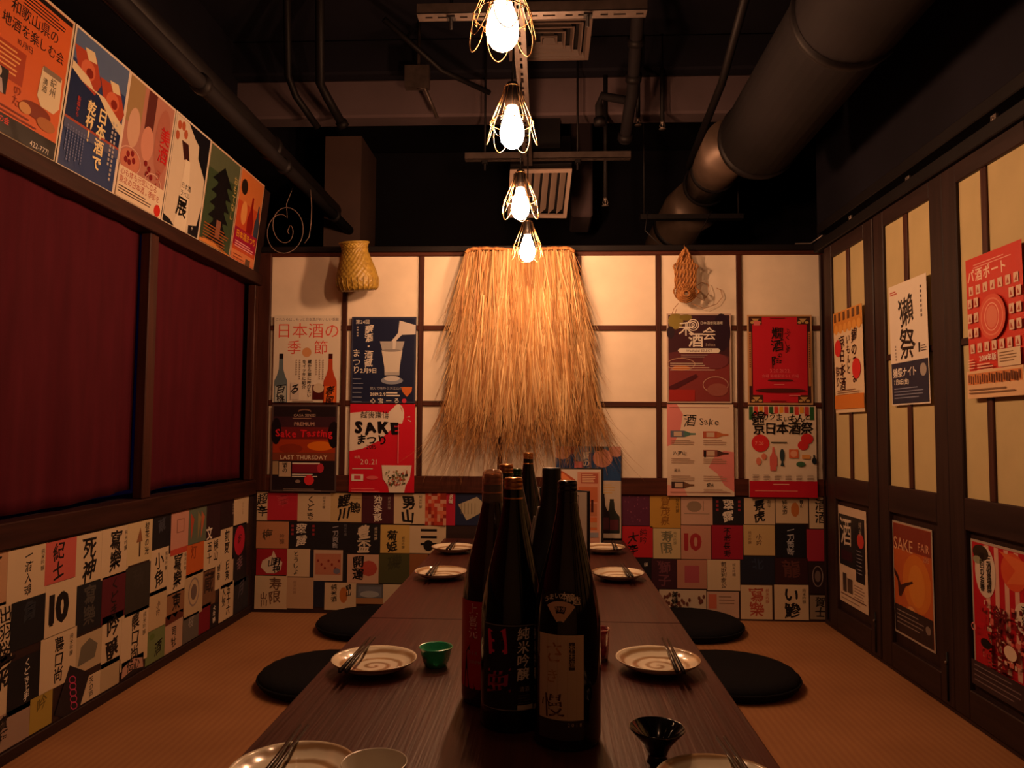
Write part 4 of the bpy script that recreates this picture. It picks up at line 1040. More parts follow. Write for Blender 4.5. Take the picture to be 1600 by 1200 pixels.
for cx_, cy_, a in ((.28, .35, .4), (.75, .48, .5)):
    s.poly([(cx_ - .26, cy_ - .16), (cx_ + .1, cy_ - .18), (cx_ + .24, cy_ + .05), (cx_ + .16, cy_ + .2), (cx_ - .12, cy_ + .14)], '#a8442c'); s.e(cx_, cy_, .12, .1, '#c86848'); s.e(cx_ + .03, cy_ + .02, .06, .05, '#7c2418')
    s.poly([(cx_ - .1, cy_ - .2), (cx_ + .06, cy_ - .22), (cx_ + .12, cy_ - .12), (cx_ - .02, cy_ - .1)], '#d8c49c')
s.poly([(.025, .44), (.2, .50), (.5, .52), (.8, .72), (.975, .78), (.975, .66), (.6, .5), (.4, .5), (.3, .42), (.025, .36)], '#d8c8a4')
s.r(.025, .92, .95, .025, '#a04830'); s.r(.025, .945, .95, .1, '#4c5478')
s.v(.62, .62, .17, '日本酒で', '#e8d49c', .03); s.v(.42, .62, .15, '乾杯！', '#e8d49c', .03); s.v(.2, .66, .055, '新橋から', '#c04028', .01); s.vlines(.8, .68, .7, 2, .06, .03, '#b8b0a8'); s.vlines(.08, 1.0, .4, 7, .045, .018, '#7078a0')
s.done('poster', 'navy poster with yellow vertical lettering and raised glasses over the curtains', 'poster', 'posters above the curtains')
s = lsheet(2, '#b07868', brd='#dccab4'); Hh = s.H
s.r(.025, .025, .3, .5, '#9c8058'); s.r(.4, .03, .18, .45, '#5c2c28'); s.e(.2, .55, .12, .22, '#c8a088'); s.e(.5, .62, .13, .2, '#c88c78'); s.e(.8, .5, .16, .4, '#a86858')
s.e(.22, .92, .2, .13, '#c07860'); 
for q in ((.16, .86), (.24, .83), (.28, .9), (.2, .94), (.13, .93), (.52, .84), (.6, .88), (.57, .95), (.66, .96)): s.e(*q, .035, .035, '#7c1c20', 10)
s.ring(.2, .92, .22, .15, .01, '#d8b0a0'); s.ring(.72, 1.02, .18, .12, .01, '#d8b0a0'); s.v(.84, .3, .22, '美酒', '#c82024', .01, .4); s.v(.8, .82, .14, 'うん', '#b04038', 0, 1)
s.r(.025, Hh - .36, .95, .335, '#dccab0'); s.t(.06, Hh - .31, .085, '心も体も元気になる', '#a83c2c', .005); s.t(.05, Hh - .22, .085, '東北の日本酒。季節を', '#a83c2c', .005); s.lines(.06, Hh - .15, .7, 3, .03, .012, '#50382c'); s.e(.88, Hh - .09, .07, .07, '#c82c20')
s.done('poster', 'pinkish poster with two red characters and a white text band over the curtains', 'poster', 'posters above the curtains')
s = lsheet(3, '#16141c', brd='#d8cab8'); Hh = s.H
s.poly([(.03, .03), (.35, .03), (.55, .16), (.68, .22), (.7, .38), (.95, .6), (.97, .95), (.9, 1.25), (.68, 1.3), (.7, 1.5), (.62, 1.6), (.4, 1.6), (.38, 1.45), (.2, 1.35), (.03, 1.32)], '#cfc0aa')
for q in ((.12, .14), (.22, .12), (.1, .28), (.3, .2)): s.e(*q, .05, .06, '#b05838', 12)
s.poly([(.22, .3), (.4, .3), (.48, .5), (.34, .52)], '#3c1c18'); s.poly([(.38, .5), (.5, .5), (.62, 1.1), (.62, 1.55), (.3, 1.55), (.34, 1.1)], '#dccfb8')
s.r(.36, .78, .2, .0, W); s.t(.36, .84, .085, '日本酒', K); s.t(.35, .94, .085, 'ラベル', K); s.t(.3, 1.12, .28, '展', K, .02); s.t(.75, Hh - .12, .07, '＊', W)
s.done('poster', 'black poster with pale bottle outline and one big black character', 'poster', 'posters above the curtains')
s = lsheet(4, '#3c4c34', brd='#d0b498'); Hh = s.H
s.r(.025, .03, .95, .3, '#586048'); 
for k in range(6): s.poly([(.5, .2 + k * .17), (.18, .44 + k * .17), (.42, .46 + k * .17), (.8, .44 + k * .17)], '#141416')
s.r(.34, .3, .3, 1.0, '#181418'); s.r(.45, .95, .14, .25, '#8a5c4c'); s.v(.88, .2, .13, 'おもてなし', '#c8b06a', .01, .5); s.poly([(.025, 1.3), (.4, 1.26), (.8, 1.42), (.975, 1.4), (.975, Hh - .03), (.025, Hh - .03)], '#d08848'); s.lines(.1, Hh - .3, .8, 6, .04, .015, '#9c5828')
s.done('poster', 'dark green poster with a black tower and orange base over the curtains', 'poster', 'posters above the curtains')
s = lsheet(5, '#c4502c', brd='#d0a888'); Hh = s.H
s.r(.03, .03, .94, .5, '#d07840'); s.e(.2, .28, .13, .13, '#2c2018'); s.bottle(.6, .35, .75, .26, '#8c1c18'); s.bottle(.88, .42, .6, .2, '#3c4458'); s.e(.3, .7, .12, .2, '#e09858'); s.r(.03, .98, .94, .3, '#a01c3c'); s.t(.1, 1.08, .14, '日本酒まつり', '#e0a020', .02); s.lines(.1, 1.2, .8, 3, .04, .02, '#e0a0a0'); s.r(.03, 1.36, .94, Hh - 1.4, '#d48050'); s.lines(.1, 1.42, .45, 5, .05, .02, '#903818'); s.r(.6, 1.42, .2, .2, '#5c4030')
s.done('poster', 'orange red poster with bottles, rightmost of six over the curtains', 'poster', 'posters above the curtains')

# eight posters on the back wall
s = on_back((429, 493), (530, 629), '#d6cab8'); Hh = s.H
s.t(.02, .06, .05, 'これからは、もっと日本酒がおいしい季節', '#50404c', 0, 0, 1); s.t(.03, .23, .24, '日本酒の', '#d0402c', -.004); s.t(.2, .48, .22, '季', '#d0402c', -.004); s.t(.6, .48, .22, '節', '#d0402c', -.004); s.e(.5, .55, .07, .07, '#c89060')
s.bottle(.12, .58, .78, .2, '#5c6c74', '#aeb4ae', '#1c1818'); s.ch('百', .12, 1.1, .15, K, .02, 1); s.ch('桃', .12, 1.24, .13, K, .02, 1)
s.bottle(.86, .58, .78, .2, '#b04424', '#d8682c', '#401008'); s.v(.86, 1.05, .14, '春風', K, .02, 1)
s.v(.55, .66, .062, '蔵から旅に呼びたい', K, .015); s.v(.47, .66, .062, 'をイッキに紹介', K, .015); s.vlines(.34, .66, .35, 2, .05, .02, '#8c7c6c'); s.vlines(.64, .66, .35, 3, .05, .02, '#a08c7c')
s.r(.27, 1.0, .13, .25, '#c8bcb0'); s.ch('る', .33, 1.1, .15, K, .03, 1); s.r(.6, 1.03, .17, .22, '#4c1818'); s.e(.69, 1.08, .08, .07, '#c8b8a0'); s.lines(.3, 1.27, .4, 3, .03, .01, '#907c70')
s.done('poster', 'cream poster with big red heading and two bottles, back wall upper left', 'poster', 'posters on the back wall')
s = on_back((550, 495), (649, 630), '#1e2440', brd='#3a3c50'); Hh = s.H
s.t(.06, .08, .07, '第24回', W, .01); s.v(.27, .13, .13, '醸酒・酒蔵', W, .02, .8); s.v(.08, .5, .13, 'まつり', W, .01, 1); s.vlines(.08, .15, .25, 1, .05, .025, '#b0a8a0'); s.t(.14, .83, .085, '2月9日', W, .02)
s.poly([(.44, .38), (.82, .38), (.76, .62), (.75, .9), (.52, .9), (.51, .62)], '#a8a4a0'); s.poly([(.47, .52), (.79, .52), (.74, .85), (.53, .85)], '#cdc5b8'); s.e(.635, .98, .17, .06, '#8890a0'); s.e(.635, .95, .12, .04, '#c8c4c0'); s.e(.62, .52, .15, .02, '#8a8684')
s.poly([(.74, .06), (.99, .13), (.99, .27), (.78, .28), (.68, .38), (.62, .38), (.72, .25)], '#ccc4bc'); s.poly([(.64, .34), (.7, .34), (.68, .5), (.64, .5)], '#cdc8c0')
s.lines(.03, .95, .17, 6, .07, .012, '#8088a0'); s.t(.3, 1.1, .05, '飲んで味わう大江山の酒', '#b0b0b8'); s.t(.3, 1.19, .07, '2019.2.9', W, .02); s.lines(.55, 1.16, .22, 2, .04, .02, W); s.poly([(.78, 1.08), (.95, 1.08), (.94, 1.15), (.87, 1.23), (.8, 1.15)], '#c86c34')
for k, c_ in enumerate('心宝一ろ'): s.ch(c_, .35 + k * .12, 1.29, .085, W, .02, .8)
s.e(.83, 1.29, .035, .035, '#c03850'); s.done('poster', 'navy poster with a glass being filled, back wall upper row', 'poster', 'posters on the back wall')
s = on_back((425.5, 632), (525, 769), '#241a1e', brd='#504040'); Hh = s.H
s.r(.025, .18, .95, .25, '#3c2028'); s.r(.025, .34, .95, .3, '#6c2020'); s.r(.025, .52, .95, .22, '#a03818'); s.e(.75, .62, .2, .07, '#d87018'); s.e(.3, .66, .18, .07, '#88301c'); s.r(.025, .72, .95, .12, '#7c3c28'); s.e(.07, .4, .08, .2, '#181014'); s.e(.95, .45, .09, .2, '#181014')
s.e(.5, .1, .1, .035, '#7c5c4c'); s.e(.5, .115, .09, .03, '#241a1e'); s.t(.5, .16, .055, 'CASA SENSEI', '#b09484', .01, center=True); s.lines(.32, .2, .36, 1, .03, .015, '#907060'); s.t(.5, .29, .075, 'PREMIUM', '#b89080', .02, center=True)
s.t(.5, .43, .15, 'Sake Tasting', '#d02430', .02, .8, center=True); s.t(.5, .79, .085, 'LAST THURSDAY', '#d0b8a0', .02, center=True)
s.r(.03, .85, .09, .2, '#a08868'); s.r(.13, .86, .18, .22, '#bca68c'); s.v(.22, .87, .08, '酒の', K, .02, 1); s.r(.33, .87, .42, .15, '#7c2030'); s.r(.33, .87, .42, .02, W); s.e(.76, .95, .05, .07, '#b83040'); s.lines(.33, 1.04, .4, 2, .03, .012, W); s.e(.59, 1.13, .075, .075, '#d83038'); s.e(.42, 1.15, .04, .025, '#8c7870'); s.lines(.2, 1.26, .6, 2, .025, .008, '#907c74')
s.done('poster', 'dark poster with orange glow and red script title, back wall lower left', 'poster', 'posters on the back wall')
s = on_back((547.5, 631), (647, 770), '#c81c30'); Hh = s.H
s.poly([(0, .14), (.3, .11), (.6, .14), (.75, .28), (.6, .42), (.45, .56), (.2, .68), (0, .72)], '#ddd0c0'); s.poly([(.56, .16), (.7, .02), (.76, .02), (.83, .2), (.8, .3), (.62, .28)], '#ddd0c0'); s.ring(.74, .15, .09, .15, .025, '#ddd0c0'); s.poly([(.7, .2), (.8, .24), (.78, .27), (.7, .25)], '#ddd0c0')
s.poly([(.86, .2), (.92, .18), (.92, .2)], W); s.poly([(.88, .23), (.94, .26), (.93, .27)], W)
s.t(.16, .17, .11, '越後謙信', K, .01, .8); s.t(.06, .36, .235, 'SAKE', K, .045, .8, 1.1); s.t(.1, .55, .16, 'まつり', K, .035, .9); s.t(.25, .65, .09, '2015', K, .01, .4)
s.t(.16, .88, .11, '20.21', '#e0c8b8', .0, 0, 1.2); s.t(.08, .81, .05, '10月', '#e0b8a8'); s.lines(.05, .98, .4, 1, .03, .01, W); s.r(.04, 1.07, .18, .1, W); s.r(.08, 1.09, .1, .06, '#c84050'); s.e(.36, 1.12, .09, .03, '#d85c60')
s.poly([(.5, .93), (.96, .93), (.93, 1.13), (.87, 1.24), (.85, 1.34), (.62, 1.34), (.6, 1.24), (.52, 1.13)], '#ddd0c0'); rr = random.Random(5)
for k in range(70):
    y_ = rr.uniform(1.0, 1.22); x_ = rr.uniform(.56 + (y_ - 1) * .25, .9 - (y_ - 1) * .25); s.r(x_, y_, rr.uniform(.012, .03), rr.uniform(.012, .035), rr.choice(['#6c7040', '#a06030', '#403828', '#b04838', '#6a8058']))
s.r(.75, .32, .008, .58, '#e0a0a0'); s.lines(.05, 1.28, .45, 2, .04, .01, '#e08080'); s.done('poster', 'crimson poster with black painted word SAKE and white bowl, back wall lower row', 'poster', 'posters on the back wall')
s = on_back((1041.5, 490), (1143.5, 630), '#40222a', brd='#b8a090'); Hh = s.H
s.e(.14, .12, .12, .13, '#8c7c3c', 12); s.e(.3, .06, .1, .05, '#7c6c34', 10); s.e(.06, .3, .06, .1, '#30242c'); s.r(.5, .03, .47, .5, '#38202a'); s.e(.85, .3, .14, .3, '#2c1a28'); s.r(.03, .68, .94, Hh - .71, '#7c3434'); s.poly([(.03, .62), (.5, .55), (.97, .68), (.97, .8), (.03, .85)], '#5c2c30')
s.ch('禾', .3, .24, .25, W, .01); 
for r_ in (.085, .055, .025): s.ring(.41, .18, r_ * 1.1, r_ * 1.1, .015, W)
s.ch('酒', .45, .42, .24, W, .02); s.ch('会', .66, .32, .22, W, .01); s.t(.52, .15, .05, '日本酒啓発酒場', W, 0); s.t(.6, .49, .06, 'Select', '#b8a898'); s.poly([(.2, .55), (.8, .55), (.83, .585), (.8, .62), (.2, .62), (.17, .585)], W); s.t(.5, .587, .05, 'Washukai SELECT', '#402428', .01, center=True); s.lines(.22, .65, .56, 2, .03, .01, '#c0a8a0')
s.ring(.22, .8, .22, .1, .012, '#b08c74'); s.e(.22, .86, .14, .04, '#b86c34'); s.lines(.05, .78, .85, 4, .035, .009, '#d8c8b8'); s.poly([(.03, 1.15), (.45, .95), (.48, 1.0), (.03, 1.25)], '#4c1c24'); s.r(.03, 1.2, .4, Hh - 1.23, '#9c2c28'); s.ring(.75, 1.12, .2, .13, .012, '#b08878'); s.e(.78, 1.2, .16, .1, '#8c5048'); s.e(.75, .75, .2, .12, '#70343a')
s.done('poster', 'dark red brown poster with white ringed lettering, back wall upper row beside cape', 'poster', 'posters on the back wall')
s = on_back((1167, 492), (1270.5, 632.5), '#3c1c20', brd='#c0986c'); Hh = s.H
s.r(.08, .03, .84, Hh - .06, '#be1c30'); 
for x_, y_ in ((.04, .03), (.77, .03), (.04, Hh - .15), (.77, Hh - .15)):
    s.r(x_, y_, .19, .12, '#44261c'); s.poly([(x_ + .03, y_ + .03), (x_ + .15, y_ + .03), (x_ + .09, y_ + .1)], '#b8945c'); s.e(x_ + .04, y_ + .09, .03, .02, '#b8945c', 10); s.e(x_ + .15, y_ + .09, .03, .02, '#b8945c', 10)
for x_ in (.04, .955): s.r(x_ - .02, .27, .04, .85, '#b4784c'); s.vlines(x_ - .01, .3, .75, 1, .02, .02, '#5c2c1c')
s.r(.1, .1, .1, .07, '#d06c6c'); s.v(.46, .2, .2, '燗酒', K, .013, .6, .95); s.ch('の', .5, .635, .08, K, .01, 1); s.ch('陣', .46, .75, .2, K, .014, .6); s.v(.62, .22, .1, 'ふくしま', K, .005, .8, .95)
s.t(.5, .88, .075, '3.20.21.22.', '#d86870', .01, center=True); s.t(.5, .965, .055, '会場 新橋駅前ＳＬ広場', '#d86870', 0, center=True); s.e(.5, 1.03, .2, .018, '#4c1818'); s.lines(.4, 1.09, .2, 1, .02, .012, '#d87878'); s.e(.5, 1.19, .39, .035, '#4c1818'); s.lines(.63, 1.26, .22, 1, .02, .015, '#d87878'); s.lines(.35, 1.35, .3, 1, .02, .01, '#5c1818'); s.lines(.35, .05, .3, 1, .02, .01, '#5c1818')
s.done('poster', 'red poster with ornate dark corners and black brush title, back wall far right', 'poster', 'posters on the back wall')
s = on_back((1042, 631.5), (1147.5, 775.5), '#d8c4ae'); Hh = s.H
s.poly([(0, 0), (.15, 0), (.24, .15), (.2, .4), (.1, .6), (0, .64)], '#d4807c'); s.poly([(.7, .8), (.85, .7), (1, .72), (1, 1.32), (.85, 1.22), (.75, 1.05), (.62, .95)], '#d4807c'); s.poly([(0, 1.22), (.25, 1.26), (.3, Hh), (0, Hh)], '#d8988c')
s.r(.04, .045, .9, .008, '#8a4c48'); s.ch('酒', .34, .25, .2, K, .01, 1); s.t(.48, .26, .15, 'Sake', K, 0, .8)
def hb(x_, y_, c1_, c2_, wd=.38):
    s.r(x_, y_ - .05, wd * .55, .1, c1_); s.poly([(x_ + wd * .55, y_ - .05), (x_ + wd * .8, y_ - .015), (x_ + wd, y_ - .012), (x_ + wd, y_ + .012), (x_ + wd * .8, y_ + .015), (x_ + wd * .55, y_ + .05)], c2_); s.r(x_ + .05, y_ - .035, .12, .07, '#c0a890')
hb(.05, .45, '#5c6474', '#4c7468'); hb(.54, .46, '#b0583c', '#b86c40'); hb(.54, .74, '#8c5044', '#4c2c28'); hb(.06, 1.22, '#3c2828', '#6c4c38', .34); s.r(.55, .7, .03, .1, K)
s.t(.08, .74, .07, '八海山', K, .01, 1); s.t(.1, 1.0, .05, '蔵元', K); s.t(.58, 1.22, .06, '菊水', K, .01, 1)
for x_, y_ in ((.06, .54), (.54, .54), (.06, .82), (.54, .82), (.06, 1.08), (.54, 1.08), (.54, 1.28)): s.lines(x_, y_, .36, 3 if y_ < 1.2 else 2, .03, .009, '#a88874')
s.r(.04, Hh - .06, .9, .008, '#8a4c48'); s.done('poster', 'cream and pink poster with bottles lying sideways, back wall lower row', 'poster', 'posters on the back wall')
s = on_back((1169, 634), (1277, 777.5), '#dacab4'); Hh = s.H
for k in range(13): s.r(.01 + k * .075, .01, .06, .2 if k in (0, 12) else .1 + .04 * (k % 2), ['#2c5c34', '#c83c34', '#d89834', '#b43c3c'][k % 4])
s.poly([(.25, .22), (.3, .14), (.52, .1), (.75, .14), (.8, .22)], '#dacab4')
for k, (c_, z_) in enumerate(zip('錦のうまいもんと', (.2, .12, .12, .12, .09, .15, .13, .1))): s.ch(c_, .14 + k * .105, .18 - .02 * sin(k), z_, K, .02, .8)
s.t(.06, .34, .19, '京日本酒祭', K, .025, .6, .93); s.e(.17, .56, .13, .13, '#cc2c30'); s.t(.09, .56, .07, '7.26', '#e08c80', .01); s.e(.86, .49, .09, .08, '#cc2c30'); s.e(.8, .59, .08, .07, '#cc2c30'); s.lines(.33, .54, .3, 1, .02, .02, '#504840')
s.bottle(.36, .62, .28, .11, '#d0645c'); s.r(.31, .85, .09, .12, '#d0645c'); s.e(.49, .74, .035, .1, '#2c3c44', 14); s.poly([(.46, .9), (.52, .9), (.49, .8)], '#2c3c44'); s.r(.59, .65, .14, .13, '#d06840'); s.e(.66, .715, .05, .05, '#e0a080'); s.e(.14, .83, .04, .06, '#d07860', 8); s.e(.22, .76, .04, .05, '#d07860', 8); s.r(.78, .73, .12, .06, '#d89850'); s.e(.76, .87, .07, .04, '#3c6448', 9); s.e(.96, .82, .035, .05, '#202830'); s.r(.945, .73, .025, .06, '#202830')
for k in range(6): s.lines(.05 + k * .16, 1.03, .1, 7, .022, .008, '#8c7468', k)
s.r(0, Hh - .24, 1, .24, '#b81c30'); s.lines(.35, Hh - .2, .3, 1, .02, .015, '#e0a090'); s.lines(.08, Hh - .1, .8, 1, .02, .01, '#e09080'); s.done('poster', 'cream festival poster with striped top, red discs and red foot, back wall far right', 'poster', 'posters on the back wall')
s = on_back((868, 697), (970.5, 841), '#5c7488'); Hh = s.H
s.r(0, .1, 1, .42, '#2c4c7c'); s.e(.1, .08, .14, .12, '#c89888'); s.e(.25, .04, .1, .08, '#b87c78'); s.e(.4, .12, .12, .12, '#8c98ac'); s.e(.72, .18, .15, .14, '#c88c78'); s.e(.93, .06, .12, .1, '#cc9484'); s.v(.47, .08, .12, '夏の酒', W, .02, .5); s.r(.29, .23, .12, .1, '#d87c80'); s.poly([(.6, .0), (.75, .0), (.7, .08), (.6, .06)], '#3c2c2c')
s.r(0, .52, 1, Hh - .52, '#c0b09c'); s.lines(.62, .58, .3, 4, .04, .012, '#c8a050'); s.bottle(.86, .8, .52, .24, '#2c302c', '#5c2c34'); s.bottle(.72, .72, .6, .22, '#241c20', '#4c2830'); s.r(0, .9, .5, .4, '#8c7c80')
s.done('poster', 'blue poster with bottles below, behind the tall menu folder', 'poster', 'posters on the back wall')

# posters on the screen doors at the right
XR1 = XP - .0125
s = on_right((1303.5, 491), (1352, 643), '#dac6a4', XR1, .004); Hh = s.H
s.r(0, 0, 1, .28, '#c88838')
for k in range(6): s.r(.03 + k * .16, .02 + .0 * k, .08, .12, '#5c3c20'); s.e(.1 + k * .16, .25, .07, .07, '#d89c48', 10)
s.v(.72, .3, .19, '錦のうま', K, .015, .9); s.v(.52, .36, .14, 'いもんと', K, .01, .9); s.v(.3, .34, .2, '京日本酒', K, .015, .9); s.v(.12, .78, .15, '祭り', K, .01, .9); s.e(.16, .52, .12, .12, '#cc3430'); s.e(.78, .85, .14, .14, '#cc3430'); s.lines(.1, 1.12, .8, 5, .03, .012, '#8c6c50'); s.r(0, Hh - .25, 1, .2, '#cc7c34')
s.done('poster', 'cream and orange poster on the farthest screen door, upper paper', 'poster', 'posters on the screen doors')
s = on_right((1390.5, 450), (1454.5, 630), '#ddd2c0', XR1, .004); Hh = s.H
s.ch('獺', .46, .38, .4, K, .015, .7); s.ch('祭', .46, .82, .42, K, .015, .9); s.vlines(.84, .12, .6, 1, .04, .035, '#3c302c'); s.vlines(.14, .8, .3, 1, .04, .025, '#8c7c70'); s.lines(.04, .08, .2, 2, .03, .015, '#b04030'); s.r(.76, .82, .04, .12, K); s.lines(.82, .86, .14, 3, .03, .012, '#504440')
s.r(.02, 1.03, .96, Hh - 1.05, '#222a40'); s.t(.06, 1.16, .13, '獺祭ナイト', W, .02); s.e(.86, 1.16, .08, .08, '#a09890'); s.t(.08, 1.28, .08, '7月10日(金)', W, .015); s.lines(.08, 1.36, .8, 4, .04, .012, '#8088a0'); s.done('poster', 'white poster with two big black characters and navy foot on middle screen door', 'poster', 'posters on the screen doors')
s = on_right((1511, 408), (1607, 617), '#c83428', XR1, .004); Hh = s.H
s.t(.02, .2, .15, 'パ酒ポート', '#e8c8b0', .02, .2, 1.1, sx=.9); s.lines(.15, .08, .7, 2, .03, .01, '#e0a090'); rr = random.Random(9)
for k in range(26):
    if k < 7: q = (.09 + k * .135, .36)
    elif k < 14: q = (.09 + (k - 7) * .135, 1.0)
    else: j = k - 14; q = ((.08, .2, .83, .95)[j % 4], .5 + (j // 4) * .165)
    s.r(q[0] - .04, q[1] - .05, .08, .1, '#d8b8a0'); s.poly([(q[0] - .025, q[1] + .03), (q[0] + .02, q[1] + .035), (q[0] + rr.uniform(-.02, .02), q[1] - .03)], '#a8402c')
s.e(.5, .7, .24, .24, '#d0503c'); s.ring(.5, .7, .2, .2, .015, '#dc8068'); s.e(.5, .7, .1, .12, '#d87860'); s.ring(.5, .7, .13, .15, .012, '#e8a890'); s.t(.24, 1.12, .08, '2014年版', W, .02); s.lines(.2, 1.18, .3, 3, .03, .012, '#e8b8a0'); s.r(.58, 1.06, .38, .18, '#d8c0a0'); s.lines(.61, 1.09, .3, 4, .03, .012, '#806040'); s.lines(.03, 1.12, .14, 4, .03, .01, '#e8b8a0')
s.r(0, Hh - .3, 1, .3, '#d8b48c'); s.r(.02, Hh - .27, .96, .12, '#c87c48')
for k in range(22): s.r(.03 + k * .043, Hh - .26 + .01 * (k % 3), .02, .09, '#5c3020')
s.lines(.05, Hh - .1, .85, 2, .035, .015, '#806048'); s.done('poster', 'large red poster with a grid of icons on the nearest screen door', 'poster', 'posters on the screen doors')
XR2 = XP + .0040
s = on_right((1309, 788), (1357.5, 962), '#cdb69c', XR2, .002); Hh = s.H
s.r(.06, .12, .88, .72, '#262426'); s.ch('酒', .3, .36, .42, '#d0c0ac', .01, .5); s.r(.62, .14, .3, .85, '#201e24'); s.e(.8, .42, .11, .1, '#c03c34'); s.v(.8, .16, .1, '純米', '#b0a08c', 0); s.r(.12, .62, .4, .14, '#381c24'); s.lines(.66, .56, .2, 7, .05, .01, '#8c8890'); s.r(.16, .95, .13, .26, '#403430'); s.r(.32, 1.0, .18, .2, '#504038'); s.lines(.56, 1.05, .35, 6, .04, .012, '#8c6c5c'); s.r(.08, 1.24, .86, .015, '#6c4c44'); s.lines(.1, 1.3, .8, 8, .05, .014, '#9c806c')
s.done('poster', 'cream flyer with black upper block on the farthest door, lower panel', 'poster', 'posters on the lower door panels')
s = on_right((1395, 812), (1462.5, 1022), '#b4582c', XR2, .002, brd='#a89888'); Hh = s.H
s.r(.03, .03, .94, .3, '#7c3428'); s.e(.6, .7, .35, .35, '#c4702c'); s.e(.6, .72, .2, .25, '#cc8034'); s.t(.03, .27, .22, 'SAKE', '#d0a078', 0, 0, .95); s.t(.66, .24, .14, 'FAIR', '#c89070', 0, 0, .95); s.t(.78, .37, .08, '2015', '#c89070')
s.poly([(.03, .6), (.12, .66), (.2, .78), (.3, .74), (.5, .68), (.52, .7), (.32, .78), (.2, .92), (.14, .92), (.12, .74), (.03, .66)], '#3c1814'); s.e(.48, 1.15, .19, .12, '#2c1410'); s.e(.48, 1.07, .17, .1, '#b86838'); s.e(.46, 1.04, .09, .05, '#d09458'); s.e(.48, 1.3, .2, .06, '#6c2c1c')
s.r(.03, Hh - .36, .94, .33, '#2c2022'); s.lines(.08, Hh - .3, .7, 4, .05, .012, '#80706c'); s.e(.86, Hh - .22, .06, .05, '#7c6c64'); s.done('poster', 'orange brown poster reading SAKE FAIR with branch and cup, lower door panel', 'poster', 'posters on the lower door panels')
s = on_right((1518, 841), (1623, 1128), '#b01c28', XR2, .002, brd='#a89888'); Hh = s.H; rr = random.Random(4)
for k in range(5): s.r(.25 + k * .16, .03, .07, Hh - .3, '#cc9c88')
s.e(.72, .22, .2, .18, '#c85030'); s.poly([(.5, .05), (.95, .1), (.9, .3), (.6, .35), (.75, .2)], '#d0683c'); s.e(.25, .3, .18, .26, '#cdbba8'); s.e(.18, .12, .14, .08, '#2c2418'); s.e(.12, .2, .08, .04, '#8c8c70')
for k, c_ in enumerate('第三回酒の宴会場春祭'): s.ch(c_, .2 + .12 * (k % 2), .16 + .075 * (k // 2), .085, K, .02, .5)
s.e(.88, .62, .16, .15, '#cdbba8'); s.v(.88, .5, .1, '酒祭', K, .02, .6)
for k in range(80): s.r(rr.uniform(.2, .92), rr.uniform(.55, Hh - .4), rr.uniform(.02, .09), rr.uniform(.01, .06), rr.choice(['#7c1c20', '#d8b8a0', '#5c1418', '#c8685c', '#8c1820']))
s.v(.3, .62, .2, '日本酒祭', '#a81c24', .03, .5); s.v(.55, .58, .24, '飲むぞ', '#5c1418', .02, .8); s.e(.3, 1.0, .09, .05, K); s.ring(.09, .88, .04, .04, .012, '#d8807c'); s.e(.7, .98, .1, .07, '#d8c0a8')
s.r(.03, Hh - .28, .94, .25, '#30242a'); s.lines(.08, Hh - .24, .8, 4, .05, .012, '#6c5c60'); s.done('poster', 'red and white crowded poster on the nearest door, lower panel', 'poster', 'posters on the lower door panels')

